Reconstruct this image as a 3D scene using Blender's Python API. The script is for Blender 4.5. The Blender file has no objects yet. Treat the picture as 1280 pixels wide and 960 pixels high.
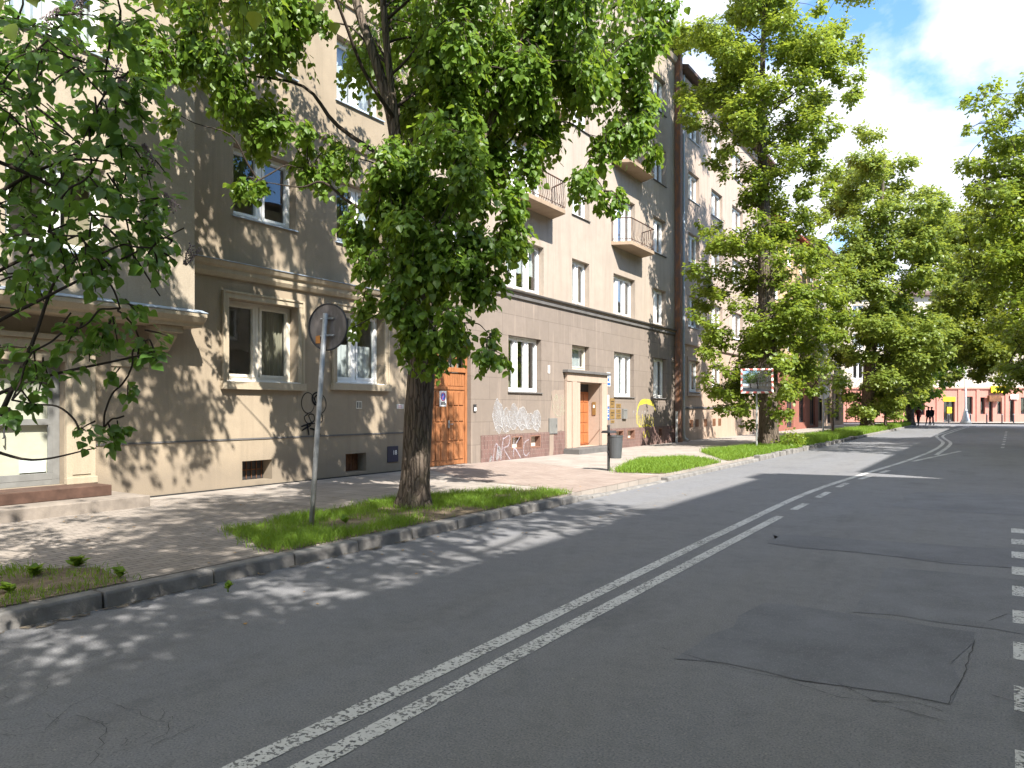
import bpy, math, random
import numpy as np
from mathutils import Vector, Matrix
random.seed(7)
RNG = np.random.default_rng(11)
scene = bpy.context.scene
COL = scene.collection
R = math.radians

# ------------------------------------------------------------------ camera frame (for surveying the photo)
F, HX, HY, EYE = 920.0, 1240.0, 511.0, 1.6
TH = math.atan((HX - 640) / F)
S_, C_ = math.sin(TH), math.cos(TH)
def at(px, py, s):
    """photo pixel + distance -> world point"""
    r = (px - 640) / F
    return np.array((s * (-S_ + r * C_), s * (C_ + r * S_), EYE + (HY - py) / F * s))
def depth(x, y): return -x * S_ + y * C_

# ------------------------------------------------------------------ helpers
def tag(o, label=None, cat=None, group=None, kind=None):
    if label: o['label'] = label
    if cat: o['category'] = cat
    if group: o['group'] = group
    if kind: o['kind'] = kind
    return o
def empty(name, loc, rz=0.0):
    o = bpy.data.objects.new(name, None); COL.objects.link(o)
    o.location = loc; o.rotation_euler = (0, 0, rz); o.empty_display_size = .3
    return o
def link_mesh(name, me, mat, parent=None):
    o = bpy.data.objects.new(name, me); COL.objects.link(o)
    if mat is not None:
        for m in (mat if isinstance(mat, (list, tuple)) else [mat]): me.materials.append(m)
    if parent is not None: o.parent = parent
    return o

class MB:
    def __init__(self): self.v = []; self.f = []; self.mi = []; self.cur = 0
    def add(self, vs, fs):
        n = len(self.v); self.v += [tuple(p) for p in vs]
        for f in fs: self.f.append(tuple(n + i for i in f)); self.mi.append(self.cur)
        return self
    def box(self, x0, x1, y0, y1, z0, z1):
        x0, x1 = min(x0, x1), max(x0, x1); y0, y1 = min(y0, y1), max(y0, y1); z0, z1 = min(z0, z1), max(z0, z1)
        return self.add([(x0,y0,z0),(x1,y0,z0),(x1,y1,z0),(x0,y1,z0),(x0,y0,z1),(x1,y0,z1),(x1,y1,z1),(x0,y1,z1)],
            [(0,3,2,1),(4,5,6,7),(0,1,5,4),(1,2,6,5),(2,3,7,6),(3,0,4,7)])
    def quad(self, a, b, c, d): return self.add([a, b, c, d], [(0,1,2,3)])
    def prism(self, poly, z0, z1):
        n = len(poly)
        vs = [(x, y, z0) for x, y in poly] + [(x, y, z1) for x, y in poly]
        fs = [tuple(range(n))[::-1], tuple(range(n, 2*n))] + [(i, (i+1) % n, n+(i+1) % n, n+i) for i in range(n)]
        return self.add(vs, fs)
    def extrude_y(self, prof, y0, y1):           # profile in (x, z)
        n = len(prof)
        vs = [(x, y0, z) for x, z in prof] + [(x, y1, z) for x, z in prof]
        fs = [tuple(range(n)), tuple(range(n, 2*n))[::-1]] + [(i, n+i, n+(i+1) % n, (i+1) % n) for i in range(n)]
        return self.add(vs, fs)
    def tube(self, pts, rad, n=8, cap=True, wob=0.0):
        pts = [np.array(p, float) for p in pts]
        if not hasattr(rad, '__len__'): rad = [rad] * len(pts)
        vs = []; fs = []; u = None
        for i, p in enumerate(pts):
            d = pts[min(i+1, len(pts)-1)] - pts[max(i-1, 0)]
            d = d / (np.linalg.norm(d) + 1e-9)
            if u is None:
                u = np.cross(d, (0, 0, 1.0))
                if np.linalg.norm(u) < .05: u = np.cross(d, (0, 1.0, 0))
            u = u - d * np.dot(u, d); u /= np.linalg.norm(u) + 1e-9
            w = np.cross(d, u)
            for k in range(n):
                a = 2 * math.pi * k / n
                rr = rad[i] * (1 + (random.uniform(-wob, wob) if wob else 0))
                vs.append(p + rr * (math.cos(a) * u + math.sin(a) * w))
        for i in range(len(pts) - 1):
            for k in range(n):
                fs.append((i*n+k, i*n+(k+1) % n, (i+1)*n+(k+1) % n, (i+1)*n+k))
        if cap: fs += [tuple(range(n))[::-1], tuple((len(pts)-1)*n + k for k in range(n))]
        return self.add(vs, fs)
    def disc(self, c, nrm, r0, t, n=24):
        c = np.array(c, float); nrm = np.array(nrm, float); nrm /= np.linalg.norm(nrm)
        return self.tube([c - nrm*t/2, c + nrm*t/2], r0, n)
    def mesh(self, name, off=(0,0,0)):
        me = bpy.data.meshes.new(name)
        me.from_pydata([(x-off[0], y-off[1], z-off[2]) for x, y, z in self.v], [], self.f)
        if any(self.mi): me.polygons.foreach_set('material_index', self.mi)
        me.update(); return me
    def build(self, name, mat, parent=None, off=(0,0,0), bevel=0, smooth=False):
        o = link_mesh(name, self.mesh(name, off), mat, parent)
        if smooth: o.data.polygons.foreach_set('use_smooth', [True]*len(o.data.polygons))
        if bevel:
            b = o.modifiers.new('bevel', 'BEVEL'); b.width = bevel; b.segments = 2; b.limit_method = 'ANGLE'
        return o

def spline(pts, k=8):
    P = [np.array(p, float) for p in pts]; P = [2*P[0]-P[1]] + P + [2*P[-1]-P[-2]]; out = []
    for i in range(1, len(P)-2):
        for j in range(k):
            t = j / k
            out.append(.5*((2*P[i]) + (P[i+1]-P[i-1])*t + (2*P[i-1]-5*P[i]+4*P[i+1]-P[i+2])*t*t + (-P[i-1]+3*P[i]-3*P[i+1]+P[i+2])*t**3))
    out.append(P[-2]); return out

# ------------------------------------------------------------------ materials
class NT:
    def __init__(self, name):
        self.m = bpy.data.materials.new(name); self.m.use_nodes = True
        self.t = self.m.node_tree; self.t.nodes.clear(); self.n = self.t.nodes; self.l = self.t.links
        self.out = self.n.new('ShaderNodeOutputMaterial')
    def node(self, typ, **kw):
        nd = self.n.new(typ)
        for k, v in kw.items():
            if k.startswith('_'): setattr(nd, k[1:], v)
            else:
                key = int(k[1:]) if k[0] == 'i' and k[1:].isdigit() else k.replace('__', ' ')
                if hasattr(v, 'is_output') or isinstance(v, bpy.types.NodeSocket): self.l.new(v, nd.inputs[key])
                else: nd.inputs[key].default_value = v
        return nd
    def co(self): return self.node('ShaderNodeTexCoord').outputs['Object']
    def gen(self, v, scale):
        return self.node('ShaderNodeMapping', Vector=v, Scale=scale).outputs[0]
    def noise(self, v, scale, detail=4, rough=.6, out=0):
        return self.node('ShaderNodeTexNoise', Vector=v, Scale=scale, Detail=detail, Roughness=rough).outputs[out]
    def ramp(self, fac, stops, interp='LINEAR'):
        nd = self.node('ShaderNodeValToRGB', Fac=fac); cr = nd.color_ramp; cr.interpolation = interp
        while len(cr.elements) < len(stops): cr.elements.new(.5)
        for e, (p, c) in zip(cr.elements, stops):
            e.position = p; e.color = (c, c, c, 1) if not hasattr(c, '__len__') else (*c, 1)
        return nd.outputs[0]
    def mix(self, fac, a, b, mode='MIX'):
        nd = self.node('ShaderNodeMix', _data_type='RGBA', _blend_type=mode)
        for k, v in ((0, fac), (6, a), (7, b)):
            if isinstance(v, bpy.types.NodeSocket): self.l.new(v, nd.inputs[k])
            elif k == 0: nd.inputs[0].default_value = v
            else: nd.inputs[k].default_value = (*v, 1) if hasattr(v, '__len__') and len(v) == 3 else ((v, v, v, 1) if not hasattr(v, '__len__') else v)
        return nd.outputs[2]
    def math(self, op, a, b=0.0, c=None):
        nd = self.node('ShaderNodeMath', _operation=op)
        for i, v in enumerate((a, b) if c is None else (a, b, c)):
            if isinstance(v, bpy.types.NodeSocket): self.l.new(v, nd.inputs[i])
            else: nd.inputs[i].default_value = v
        return nd.outputs[0]
    def bump(self, h, strength=.3, dist=.02):
        return self.node('ShaderNodeBump', Strength=strength, Distance=dist, Height=h).outputs[0]
    def bsdf(self, color, rough=.8, spec=.3, normal=None, metal=0.0):
        p = self.node('ShaderNodeBsdfPrincipled')
        for k, v in (('Base Color', color), ('Roughness', rough), ('Specular IOR Level', spec), ('Metallic', metal)):
            if isinstance(v, bpy.types.NodeSocket): self.l.new(v, p.inputs[k])
            else: p.inputs[k].default_value = (*v, 1) if hasattr(v, '__len__') else v
        if normal is not None: self.l.new(normal, p.inputs['Normal'])
        return p.outputs[0]
    def done(self, sh): self.l.new(sh, self.out.inputs[0]); return self.m

def m_plain(name, col, rough=.6, spec=.3, var=.12, scale=6, metal=0.0, bump=.0):
    t = NT(name); co = t.co(); n = t.noise(co, scale, 5)
    c = t.mix(t.ramp(n, [(.3, 0.0), (.7, 1.0)]), [x*(1-var) for x in col], [min(1, x*(1+var)) for x in col])
    nm = t.bump(t.noise(co, scale*12, 3), bump, .01) if bump else None
    return t.done(t.bsdf(c, rough, spec, nm, metal))

def yz(t):
    sep = t.node('ShaderNodeSeparateXYZ', Vector=t.co())
    return t.node('ShaderNodeCombineXYZ', X=sep.outputs[1], Y=sep.outputs[2]).outputs[0], sep

def m_plaster(name, col, stain=.25, grain=55, low=None):
    t = NT(name); v, sep = yz(t); co = t.co()
    big = t.noise(co, .55, 5, .65); med = t.noise(co, 3.2, 6, .7); fine = t.noise(co, grain, 3)
    drip = t.noise(t.gen(v, (2.6, .16, 1)), 1.6, 5, .7)
    c = t.mix(t.ramp(big, [(.32, 0.0), (.68, 1.0)]), [x*(1-stain) for x in col], [x*(1+stain*.35) for x in col])
    c = t.mix(t.math('MULTIPLY', t.ramp(drip, [(.49, 0.0), (.70, 1.0)]), .5), c, [x*.62 for x in col])
    c = t.mix(t.math('MULTIPLY', t.ramp(med, [(.5, 0.0), (.75, 1.0)]), .3), c, [x*.72 for x in col])
    c = t.mix(t.math('MULTIPLY', t.ramp(fine, [(.35, 1.0), (.55, 0.0)]), .28), c, [x*.6 for x in col])
    if low is not None:      # grime rising from the pavement, a stain with a ragged edge
        g = t.math('ADD', sep.outputs[2], t.math('MULTIPLY', t.noise(co, 2.2, 5), -.9))
        c = t.mix(t.ramp(g, [(.0, .6), (.35, 0.0)]), c, low)
    nm = t.bump(t.math('ADD', fine, t.math('MULTIPLY', med, .6)), .35, .012)
    return t.done(t.bsdf(c, .92, .15, nm))

def m_blocks(name, col, mortar, bw, bh, ms, var=.2, bump=.3, streak=None, vertical=False, offset=.5):
    t = NT(name); v, sep = yz(t); co = t.co()
    if vertical: v = t.node('ShaderNodeCombineXYZ', X=sep.outputs[2], Y=sep.outputs[1]).outputs[0]
    b = t.node('ShaderNodeTexBrick', Vector=v, Scale=1.0, Color1=(*[x*(1-var) for x in col], 1), Color2=(*[x*(1+var) for x in col], 1), Mortar=(*mortar, 1))
    b.inputs['Brick Width'].default_value = bw; b.inputs['Row Height'].default_value = bh; b.inputs['Mortar Size'].default_value = ms
    b.inputs['Mortar Smooth'].default_value = .2; b.offset = offset
    med = t.noise(co, 3.0, 6, .7)
    c = t.mix(t.math('MULTIPLY', t.ramp(med, [(.4, 0.0), (.7, 1.0)]), .35), b.outputs[0], [x*.65 for x in col])
    if streak is not None:
        drip = t.noise(t.gen(v, (2.2, .10, 1)), 1.7, 5, .7)
        c = t.mix(t.math('MULTIPLY', t.ramp(drip, [(.56, 0.0), (.70, 1.0)]), .55), c, streak)
    nm = t.bump(t.math('SUBTRACT', t.math('MULTIPLY', t.noise(co, 60, 3), .3), b.outputs[1]), bump, .01)
    return t.done(t.bsdf(c, .85, .25, nm))

def m_asphalt():
    t = NT('asphalt'); co = t.co()
    big = t.noise(co, .22, 5, .6); med = t.noise(co, 1.7, 6, .7); fine = t.noise(co, 85, 3, .7); ag = t.noise(co, 30, 3, .6)
    lane = t.noise(t.gen(co, (1.3, .05, 1)), 1.0, 4, .55)
    c = t.mix(t.ramp(big, [(.3, 0.0), (.7, 1.0)]), (.136, .142, .157), (.17, .176, .19))
    c = t.mix(t.math('MULTIPLY', t.ramp(lane, [(.35, 0.0), (.65, 1.0)]), .5), c, (.15, .148, .146))
    c = t.mix(t.math('MULTIPLY', t.ramp(med, [(.55, 0.0), (.75, 1.0)]), .5), c, (.105, .108, .114))
    c = t.mix(t.math('MULTIPLY', t.ramp(fine, [(.5, 0.0), (.7, 1.0)]), .7), c, (.27, .265, .255))
    c = t.mix(t.math('MULTIPLY', t.ramp(fine, [(.3, 1.0), (.46, 0.0)]), .7), c, (.03, .03, .032))
    c = t.mix(t.math('MULTIPLY', t.ramp(t.noise(t.gen(co, (1, .35, 1)), .9, 7, .72), [(.54, 0.0), (.66, 1.0)]), .45), c, (.085, .087, .093))
    c = t.mix(t.math('MULTIPLY', t.ramp(ag, [(.60, 0.0), (.72, 1.0)]), .35), c, (.24, .235, .225))
    vo = t.node('ShaderNodeTexVoronoi', Vector=co, Scale=9.0)
    sp = t.ramp(vo.outputs['Distance'], [(.03, 1.0), (.06, 0.0)])
    sp = t.math('MULTIPLY', sp, t.ramp(t.noise(co, .8, 3), [(.42, 0.0), (.6, 1.0)]))
    mot = t.noise(co, 7, 5, .75)
    c = t.mix(t.math('MULTIPLY', t.ramp(mot, [(.5, 0.0), (.68, 1.0)]), .4), c, (.10, .103, .11))
    c = t.mix(t.math('MULTIPLY', t.ramp(mot, [(.32, 1.0), (.46, 0.0)]), .3), c, (.21, .21, .215))
    c = t.mix(t.math('MULTIPLY', sp, .8), c, (.34, .32, .28))
    nm = t.bump(t.math('ADD', fine, t.math('MULTIPLY', ag, .7)), .45, .008)
    return t.done(t.bsdf(c, t.ramp(med, [(.3, .72), (.7, .88)]), .3, nm))

def m_patch(name, col):
    t = NT(name); co = t.co(); fine = t.noise(co, 110, 2); med = t.noise(co, 1.4, 6, .7)
    c = t.mix(t.ramp(med, [(.35, 0.0), (.65, 1.0)]), [x*.8 for x in col], [x*1.15 for x in col])
    c = t.mix(t.math('MULTIPLY', t.ramp(fine, [(.52, 0.0), (.72, 1.0)]), .5), c, [x*2.0 for x in col])
    return t.done(t.bsdf(c, .85, .3, t.bump(fine, .5, .01)))

def m_gutter():
    t = NT('gutter_dirt'); co = t.co(); n = t.noise(co, 14, 6, .75); f = t.noise(co, 90, 2)
    c = t.mix(f, (.07, .06, .045), (.19, .16, .12))
    return t.done(t.node('ShaderNodeMixShader', Fac=t.ramp(n, [(.44, 0.0), (.56, .9)]), i1=t.node('ShaderNodeBsdfTransparent').outputs[0], i2=t.bsdf(c, .95, .1)).outputs[0])
def m_paint(name, wear=.47):
    t = NT(name); co = t.co()
    n1 = t.noise(co, 38, 3, .65); n2 = t.noise(co, 1.1, 4, .6); n3 = t.noise(co, 11, 4, .7)
    f = t.math('ADD', t.math('MULTIPLY', n1, .62), t.math('ADD', t.math('MULTIPLY', n2, .22), t.math('MULTIPLY', n3, .16)))
    mask = t.ramp(f, [(wear-.035, 0.0), (wear+.015, 1.0)])
    c = t.mix(n3, (.40, .40, .39), (.62, .62, .60))
    sh = t.node('ShaderNodeMixShader', Fac=mask, i1=t.node('ShaderNodeBsdfTransparent').outputs[0], i2=t.bsdf(c, .7, .3))
    return t.done(sh.outputs[0])

def m_paving(name, c1, c2, mortar, bw, bh, ms, rot=0):
    t = NT(name); co = t.co()
    v = t.node('ShaderNodeMapping', Vector=co, Rotation=(0, 0, rot)).outputs[0]
    v = t.mix(.012, v, t.noise(co, 3.0, 2, .5, out=1))
    b = t.node('ShaderNodeTexBrick', Vector=v, Scale=1.0, Color1=(*c1, 1), Color2=(*c2, 1), Mortar=(*mortar, 1))
    b.inputs['Brick Width'].default_value = bw; b.inputs['Row Height'].default_value = bh
    b.inputs['Mortar Size'].default_value = ms; b.inputs['Mortar Smooth'].default_value = .3
    med = t.noise(co, 1.3, 6, .7); fine = t.noise(co, 70, 3)
    c = t.mix(t.math('MULTIPLY', t.ramp(med, [(.4, 0.0), (.7, 1.0)]), .45), b.outputs[0], [x*.6 for x in c1])
    c = t.mix(t.math('MULTIPLY', t.ramp(fine, [(.5, 0.0), (.7, 1.0)]), .25), c, [min(1, x*1.5) for x in c2])
    nm = t.bump(t.math('SUBTRACT', t.math('MULTIPLY', fine, .35), b.outputs[1]), .4, .01)
    return t.done(t.bsdf(c, .88, .25, nm))

def m_soil():
    t = NT('soil'); co = t.co(); n = t.noise(co, 2.4, 6, .7); f = t.noise(co, 40, 4)
    c = t.mix(t.ramp(n, [(.35, 0.0), (.65, 1.0)]), (.10, .075, .05), (.24, .19, .13))
    c = t.mix(t.math('MULTIPLY', t.ramp(f, [(.5, 0.0), (.7, 1.0)]), .5), c, (.30, .25, .18))
    return t.done(t.bsdf(c, .95, .1, t.bump(f, .8, .02)))

def m_leaf(name, dark, light, trans, rough=.42):
    t = NT(name)
    rnd = t.node('ShaderNodeNewGeometry').outputs['Random Per Island']
    big = t.noise(t.co(), .9, 2)
    f = t.math('ADD', t.math('MULTIPLY', rnd, .65), t.math('MULTIPLY', big, .35))
    c = t.mix(f, dark, light)
    d = t.bsdf(c, rough, .35)
    tr = t.node('ShaderNodeBsdfTranslucent', Color=t.mix(f, [x*.75 for x in trans], trans)).outputs[0]
    return t.done(t.node('ShaderNodeMixShader', Fac=.38, i1=d, i2=tr).outputs[0])

def m_bark(name, col):
    t = NT(name); co = t.co()
    v = t.gen(co, (1, 1, .16))
    n = t.noise(v, 16, 5, .7); vo = t.node('ShaderNodeTexVoronoi', _feature='DISTANCE_TO_EDGE', Vector=t.mix(.05, v, t.noise(co, 5, 3, .6, out=1)), Scale=17.0).outputs[0]
    h = t.math('ADD', n, t.math('MULTIPLY', t.ramp(vo, [(.0, 0.0), (.25, 1.0)]), .8))
    c = t.mix(t.ramp(h, [(.45, 0.0), (1.1 if False else 1.0, 1.0)]), [x*.42 for x in col], [x*1.25 for x in col])
    c = t.mix(t.math('MULTIPLY', t.ramp(t.noise(co, 2.5, 4), [(.5, 0.0), (.7, 1.0)]), .4), c, (col[0]*.8, col[1]*1.0, col[2]*.7))
    return t.done(t.bsdf(c, .95, .1, t.bump(h, .9, .03)))

def m_glass(name, tint=(.9, .95, .93), boost=1.05):
    t = NT(name)
    nm = t.bump(t.noise(t.co(), .9, 2), .05, .05)
    fr = t.node('ShaderNodeLayerWeight', Blend=.5).outputs['Facing']
    fac = t.math('MINIMUM', t.math('ADD', t.math('MULTIPLY', t.math('POWER', fr, 2.4), boost), .07), 1.0)
    g = t.node('ShaderNodeBsdfGlossy', Color=(.95, .97, 1, 1), Roughness=.015, Normal=nm).outputs[0]
    tr = t.node('ShaderNodeBsdfTransparent', Color=(*tint, 1)).outputs[0]
    return t.done(t.node('ShaderNodeMixShader', Fac=fac, i1=tr, i2=g).outputs[0])

def m_wood(name, col):
    t = NT(name); co = t.co()
    n = t.noise(t.gen(co, (14, 14, 1.2)), 3.0, 5, .6)
    c = t.mix(t.ramp(n, [(.3, 0.0), (.7, 1.0)]), [x*.62 for x in col], [x*1.15 for x in col])
    return t.done(t.bsdf(c, .42, .4, t.bump(n, .15, .01)))

def m_rust(name, col, rust):
    t = NT(name); co = t.co(); n = t.noise(t.gen(co, (3, 3, 1)), 2.5, 6, .7)
    c = t.mix(t.ramp(n, [(.46, 0.0), (.6, 1.0)]), col, rust)
    return t.done(t.bsdf(c, .7, .3, t.bump(n, .2, .01)))

def m_spray(name, col, cover=.5):
    t = NT(name); co = t.co(); n = t.math('ADD', t.math('MULTIPLY', t.noise(co, 26, 4, .7), .6), t.math('MULTIPLY', t.noise(co, 3.5, 4, .6), .4))
    mask = t.math('MULTIPLY', t.ramp(n, [(.62-.3*cover-.09, 0.0), (.62-.3*cover+.07, 1.0)]), .45+.5*cover)
    return t.done(t.node('ShaderNodeMixShader', Fac=mask, i1=t.node('ShaderNodeBsdfTransparent').outputs[0], i2=t.bsdf(col, .85, .1)).outputs[0])
def m_curtain(name, col):
    t = NT(name); d = t.node('ShaderNodeBsdfDiffuse', Color=(*col, 1)).outputs[0]
    tr = t.node('ShaderNodeBsdfTranslucent', Color=(*col, 1)).outputs[0]
    return t.done(t.node('ShaderNodeMixShader', Fac=.35, i1=d, i2=tr).outputs[0])

M = dict(
    asphalt=m_asphalt(), paint=m_paint('road_paint'), patch=m_patch('asphalt_patch', (.132, .137, .150)), patch2=m_patch('asphalt_patch_pale', (.142, .147, .158)),
    tar=m_plain('tar_crack', (.05, .05, .052), .9, .2),
    slab=m_paving('paving_slabs', (.27, .24, .21), (.33, .295, .26), (.13, .115, .10), .50, .50, .009),
    paver=m_paving('grey_pavers', (.235, .205, .175), (.30, .265, .23), (.11, .095, .08), .20, .10, .007, R(90)),
    redpaver=m_paving('red_pavers', (.25, .195, .165), (.31, .255, .22), (.17, .145, .125), .20, .10, .006),
    kerb=m_plain('kerb_concrete', (.185, .178, .168), .9, .15, .35, 4, bump=.4),
    soil=m_soil(),
    plA=m_plaster('grey_beige_render', (.335, .275, .20), .2, low=(.19, .16, .125)),
    plBay=m_plaster('bay_render', (.385, .33, .255), .16),
    trimA=m_plaster('cream_stone_trim', (.41, .345, .25), .1),
    plB=m_plaster('pink_beige_render', (.385, .325, .265), .16),
    clad=m_blocks('stone_cladding', (.215, .178, .148), (.14, .115, .095), 1.3, .62, .008, .06, .25, (.36, .29, .235)),
    tile=m_blocks('plinth_tiles', (.15, .085, .075), (.24, .20, .17), .24, .065, .006, .25, .4, vertical=True),
    portal=m_plaster('portal_stone', (.43, .335, .265), .1),
    plC=m_plaster('peach_render', (.42, .315, .24), .1), plC2=m_plaster('pale_pink_render', (.42, .335, .275), .1),
    plD=m_plaster('brick_red_render', (.30, .125, .095), .15), plE=m_plaster('ochre_render', (.50, .36, .22), .12),
    plF=m_plaster('rose_render', (.46, .215, .17), .12), plF2=m_plaster('cream_render', (.52, .46, .38), .12),
    plR=m_plaster('warm_grey_render', (.42, .37, .31), .14),
    white=m_plain('white_pvc', (.80, .80, .78), .35, .45, .04), cream=m_plain('cream_paint', (.58, .53, .44), .5, .3, .08),
    reveal=m_plain('white_reveal', (.66, .63, .58), .8, .2, .08),
    glass=m_glass('window_glass'), mirror=m_plain('mirror_glass', (.72, .76, .8), .04, .5, .02, metal=1.0),
    room=m_plain('room_wall', (.30, .28, .25), .9, .1, .3, 1), curtain=m_curtain('white_net_curtain', (.68, .70, .72)), curtain2=m_curtain('beige_drape', (.40, .36, .28)),
    gate=m_wood('orange_brown_wood', (.35, .145, .06)), door=m_wood('orange_door_wood', (.42, .14, .05)),
    dark=m_plain('dark_metal', (.035, .035, .038), .5, .4, .25), iron=m_rust('railing_iron', (.06, .045, .04), (.13, .06, .035)),
    slabc=m_plain('dark_step_stone', (.12, .115, .11), .8, .3, .2, 4, bump=.3), conc=m_plaster('balcony_concrete', (.36, .27, .19), .2),
    rustpipe=m_rust('rusty_brown_pipe', (.15, .095, .075), (.26, .12, .06)), zinc=m_plain('zinc_pipe', (.34, .40, .47), .45, .5, .12, 8), cast=m_plain('white_cast_pipe', (.55, .53, .5), .6, .3),
    steel=m_plain('galvanised_steel', (.36, .37, .37), .5, .4, .3, 9, metal=.3), signback=m_rust('weathered_sign_back', (.21, .185, .17), (.13, .115, .105)),
    roof=m_plain('roof_sheet', (.11, .07, .06), .7, .3), roofred=m_plain('red_roof', (.33, .09, .06), .8, .2),
    navy=m_plain('navy_enamel', (.02, .025, .055), .4, .4), blue=m_plain('blue_sign', (.03, .13, .42), .4, .4, .05), brass=m_plain('brass_plate', (.30, .19, .07), .4, .5, .15, metal=.3), grey=m_plain('grey_box', (.17, .17, .16), .6, .3, .15),
    paper=m_plain('white_paper', (.78, .78, .76), .7, .2, .05), ink=m_plain('dark_ink', (.03, .03, .03), .7, .2), red=m_plain('red_enamel', (.45, .12, .10), .4, .4, .05), redink=m_plain('poster_red', (.42, .08, .18), .5, .2), orange=m_plain('orange_sticker', (.55, .23, .06), .6, .2),
    spray_k=m_spray('black_spray', (.02, .02, .022), .9), spray_w=m_spray('white_spray', (.50, .50, .50), .42), spray_s=m_spray('silver_spray', (.34, .335, .335), .5), spray_g=m_spray('pale_green_spray', (.42, .45, .32), .35), spray_y=m_spray('yellow_spray', (.66, .58, .06), .55), spray_v=m_spray('lilac_spray', (.46, .42, .46), .45),
    rustdoor=m_rust('rusty_grille', (.11, .05, .025), (.20, .09, .04)), terracotta=m_plain('terracotta_reveal', (.20, .11, .08), .8, .2), redstep=m_plain('red_step_tiles', (.075, .042, .03), .7, .3, .35), step=m_plain('step_concrete', (.22, .19, .16), .85, .2, .25, 5, bump=.3),
    yellow=m_plain('yellow_sign', (.75, .52, .02), .5, .3, .05), skin=m_plain('skin', (.45, .27, .2), .6, .3), black=m_plain('black_cloth', (.02, .02, .025), .9, .1), maroon=m_plain('maroon_cloth', (.16, .03, .03), .9, .1), jeans=m_plain('blue_grey_cloth', (.05, .06, .09), .9, .1), hair=m_plain('brown_hair', (.04, .025, .015), .8, .2),
    bark=m_bark('linden_bark', (.125, .10, .08)), twig=m_plain('twig_bark', (.05, .04, .032), .9, .1),
    leaf1=m_leaf('linden_leaf', (.056, .115, .015), (.13, .215, .03), (.38, .55, .05)),
    leaf2=m_leaf('street_tree_leaf', (.088, .145, .018), (.175, .235, .032), (.48, .58, .06)),
    leaf3=m_leaf('far_tree_leaf', (.10, .15, .025), (.185, .24, .045), (.50, .58, .08)),
    leafY=m_leaf('yellow_green_leaf', (.075, .12, .015), (.16, .19, .03), (.42, .46, .05)),
    leafL=m_leaf('lilac_leaf', (.042, .10, .02), (.09, .18, .035), (.26, .46, .06), .35),
    grass=m_leaf('grass_blade', (.09, .18, .02), (.19, .30, .035), (.38, .56, .05), .6),
    lilac=m_plain('lilac_blossom', (.26, .21, .22), .9, .1, .3, 40), stake=m_plain('stake_wood', (.10, .08, .06), .9, .1),
    amber=m_plain('dry_leaf', (.32, .2, .08), .8, .1),
)

# ------------------------------------------------------------------ SETTING: ground, road, pavements
def sheet(name, polys, z, mat):
    mb = MB()
    for p in polys: mb.add([(x, y, z) for x, y in p], [tuple(range(len(p)))])
    o = mb.build(name, mat); o['kind'] = 'structure'; return o
def rect(x0, x1, y0, y1): return [(x0, y0), (x1, y0), (x1, y1), (x0, y1)]
KX = -5.95
sheet('ground', [rect(-600, 600, -600, 600)], -.03, M['soil'])
sheet('road', [rect(KX-.02, 3.22, -40, 77.6), rect(-60, 110, 77.6, 92), rect(3.22, 40, 12.72, 14.48)], 0.0, M['asphalt'])
sheet('pavement_base', [rect(-60, 110, 92, 140)], .12, M['slab'])
pav = MB()
pav.box(-11.95, KX-.17, -40, 76.5, -.02, .13)
o = pav.build('pavement', M['slab']); o['kind'] = 'structure'
pr = MB(); pr.box(3.4, 8.2, -40, 12.7, -.02, .13); pr.box(3.4, 8.2, 14.5, 76, -.02, .13)
o = pr.build('pavement_opposite', M['slab']); o['kind'] = 'structure'
sheet('paver_strip', [[(KX-.175, -8), (KX-.175, 5.2), (-7.7, 5.75), (-8.3, 7.6), (-10.2, 7.8), (-11.6, 6.6), (-11.6, -8)]], .134, M['paver'])
sheet('driveway_pavers', [[(-11.6, 13.9), (-9.0, 12.2), (-7.4, 11.9), (KX-.175, 11.45), (KX-.175, 15.3), (-7.4, 15.5), (-10.6, 17.2), (-11.6, 17.2)]], .136, M['redpaver'])
# kerb stones
kb = MB(); y = -20.0
def kerb_run(y0, y1, L, h, w, gap=.012, jit=.006, chip=0):
    y = y0
    while y < y1 - .05:
        e = min(y + L * random.uniform(.92, 1.06), y1); dx = random.uniform(-jit, jit); dz = random.uniform(-jit, jit)
        x1 = KX + dx; z1 = h + dz; b = .022
        kb.extrude_y([(x1, -.02), (x1 - .012, z1 - b), (x1 - b, z1), (x1 - w, z1), (x1 - w, -.02)], y, e - gap)
        y = e
kerb_run(-20, 10.7, .98, .125, .17, .014, .01)
for i, hh in enumerate((.10, .07, .045)): kerb_run(10.7+.55*i, 11.25+.55*i, .55, hh, .17)
kerb_run(12.35, 15.4, .98, .028, .17)
kerb_run(15.4, 23.0, 1.0, .085, .22, .006, .004)
kerb_run(23.0, 41.0, .45, .15, .20, .07, .022)
kerb_run(42.4, 76.5, 1.0, .12, .17)
ko = kb.build('kerb', M['kerb']); ko['kind'] = 'structure'
b = ko.modifiers.new('bevel', 'BEVEL'); b.width = .012; b.segments = 2
k2 = MB()
for a, e in ((-40, 12.7), (14.5, 76)): k2.box(3.22, 3.395, a, e, -.02, .125)
o = k2.build('kerb_opposite', M['kerb'], bevel=.015); o['kind'] = 'structure'
# dirt in gutter
gd = MB()
for i in range(46):
    yy = -1 + i*.3 + random.uniform(-.1, .1)
    if yy > 11: break
    w = random.uniform(.02, .12) * (1.4 if yy < 4 else 1)
    pts = [(KX+.012, yy-.16, .004), (KX+w*.6, yy-.1, .004), (KX+w, yy, .004), (KX+w*.7, yy+.12, .004), (KX+.012, yy+.17, .004)]
    pts = [(a, b_, .004+.0004*i) for a, b_, _ in pts]
    gd.add(pts, [tuple(range(5))])
o = gd.build('gutter_dirt', m_gutter()); o['kind'] = 'structure'
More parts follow.
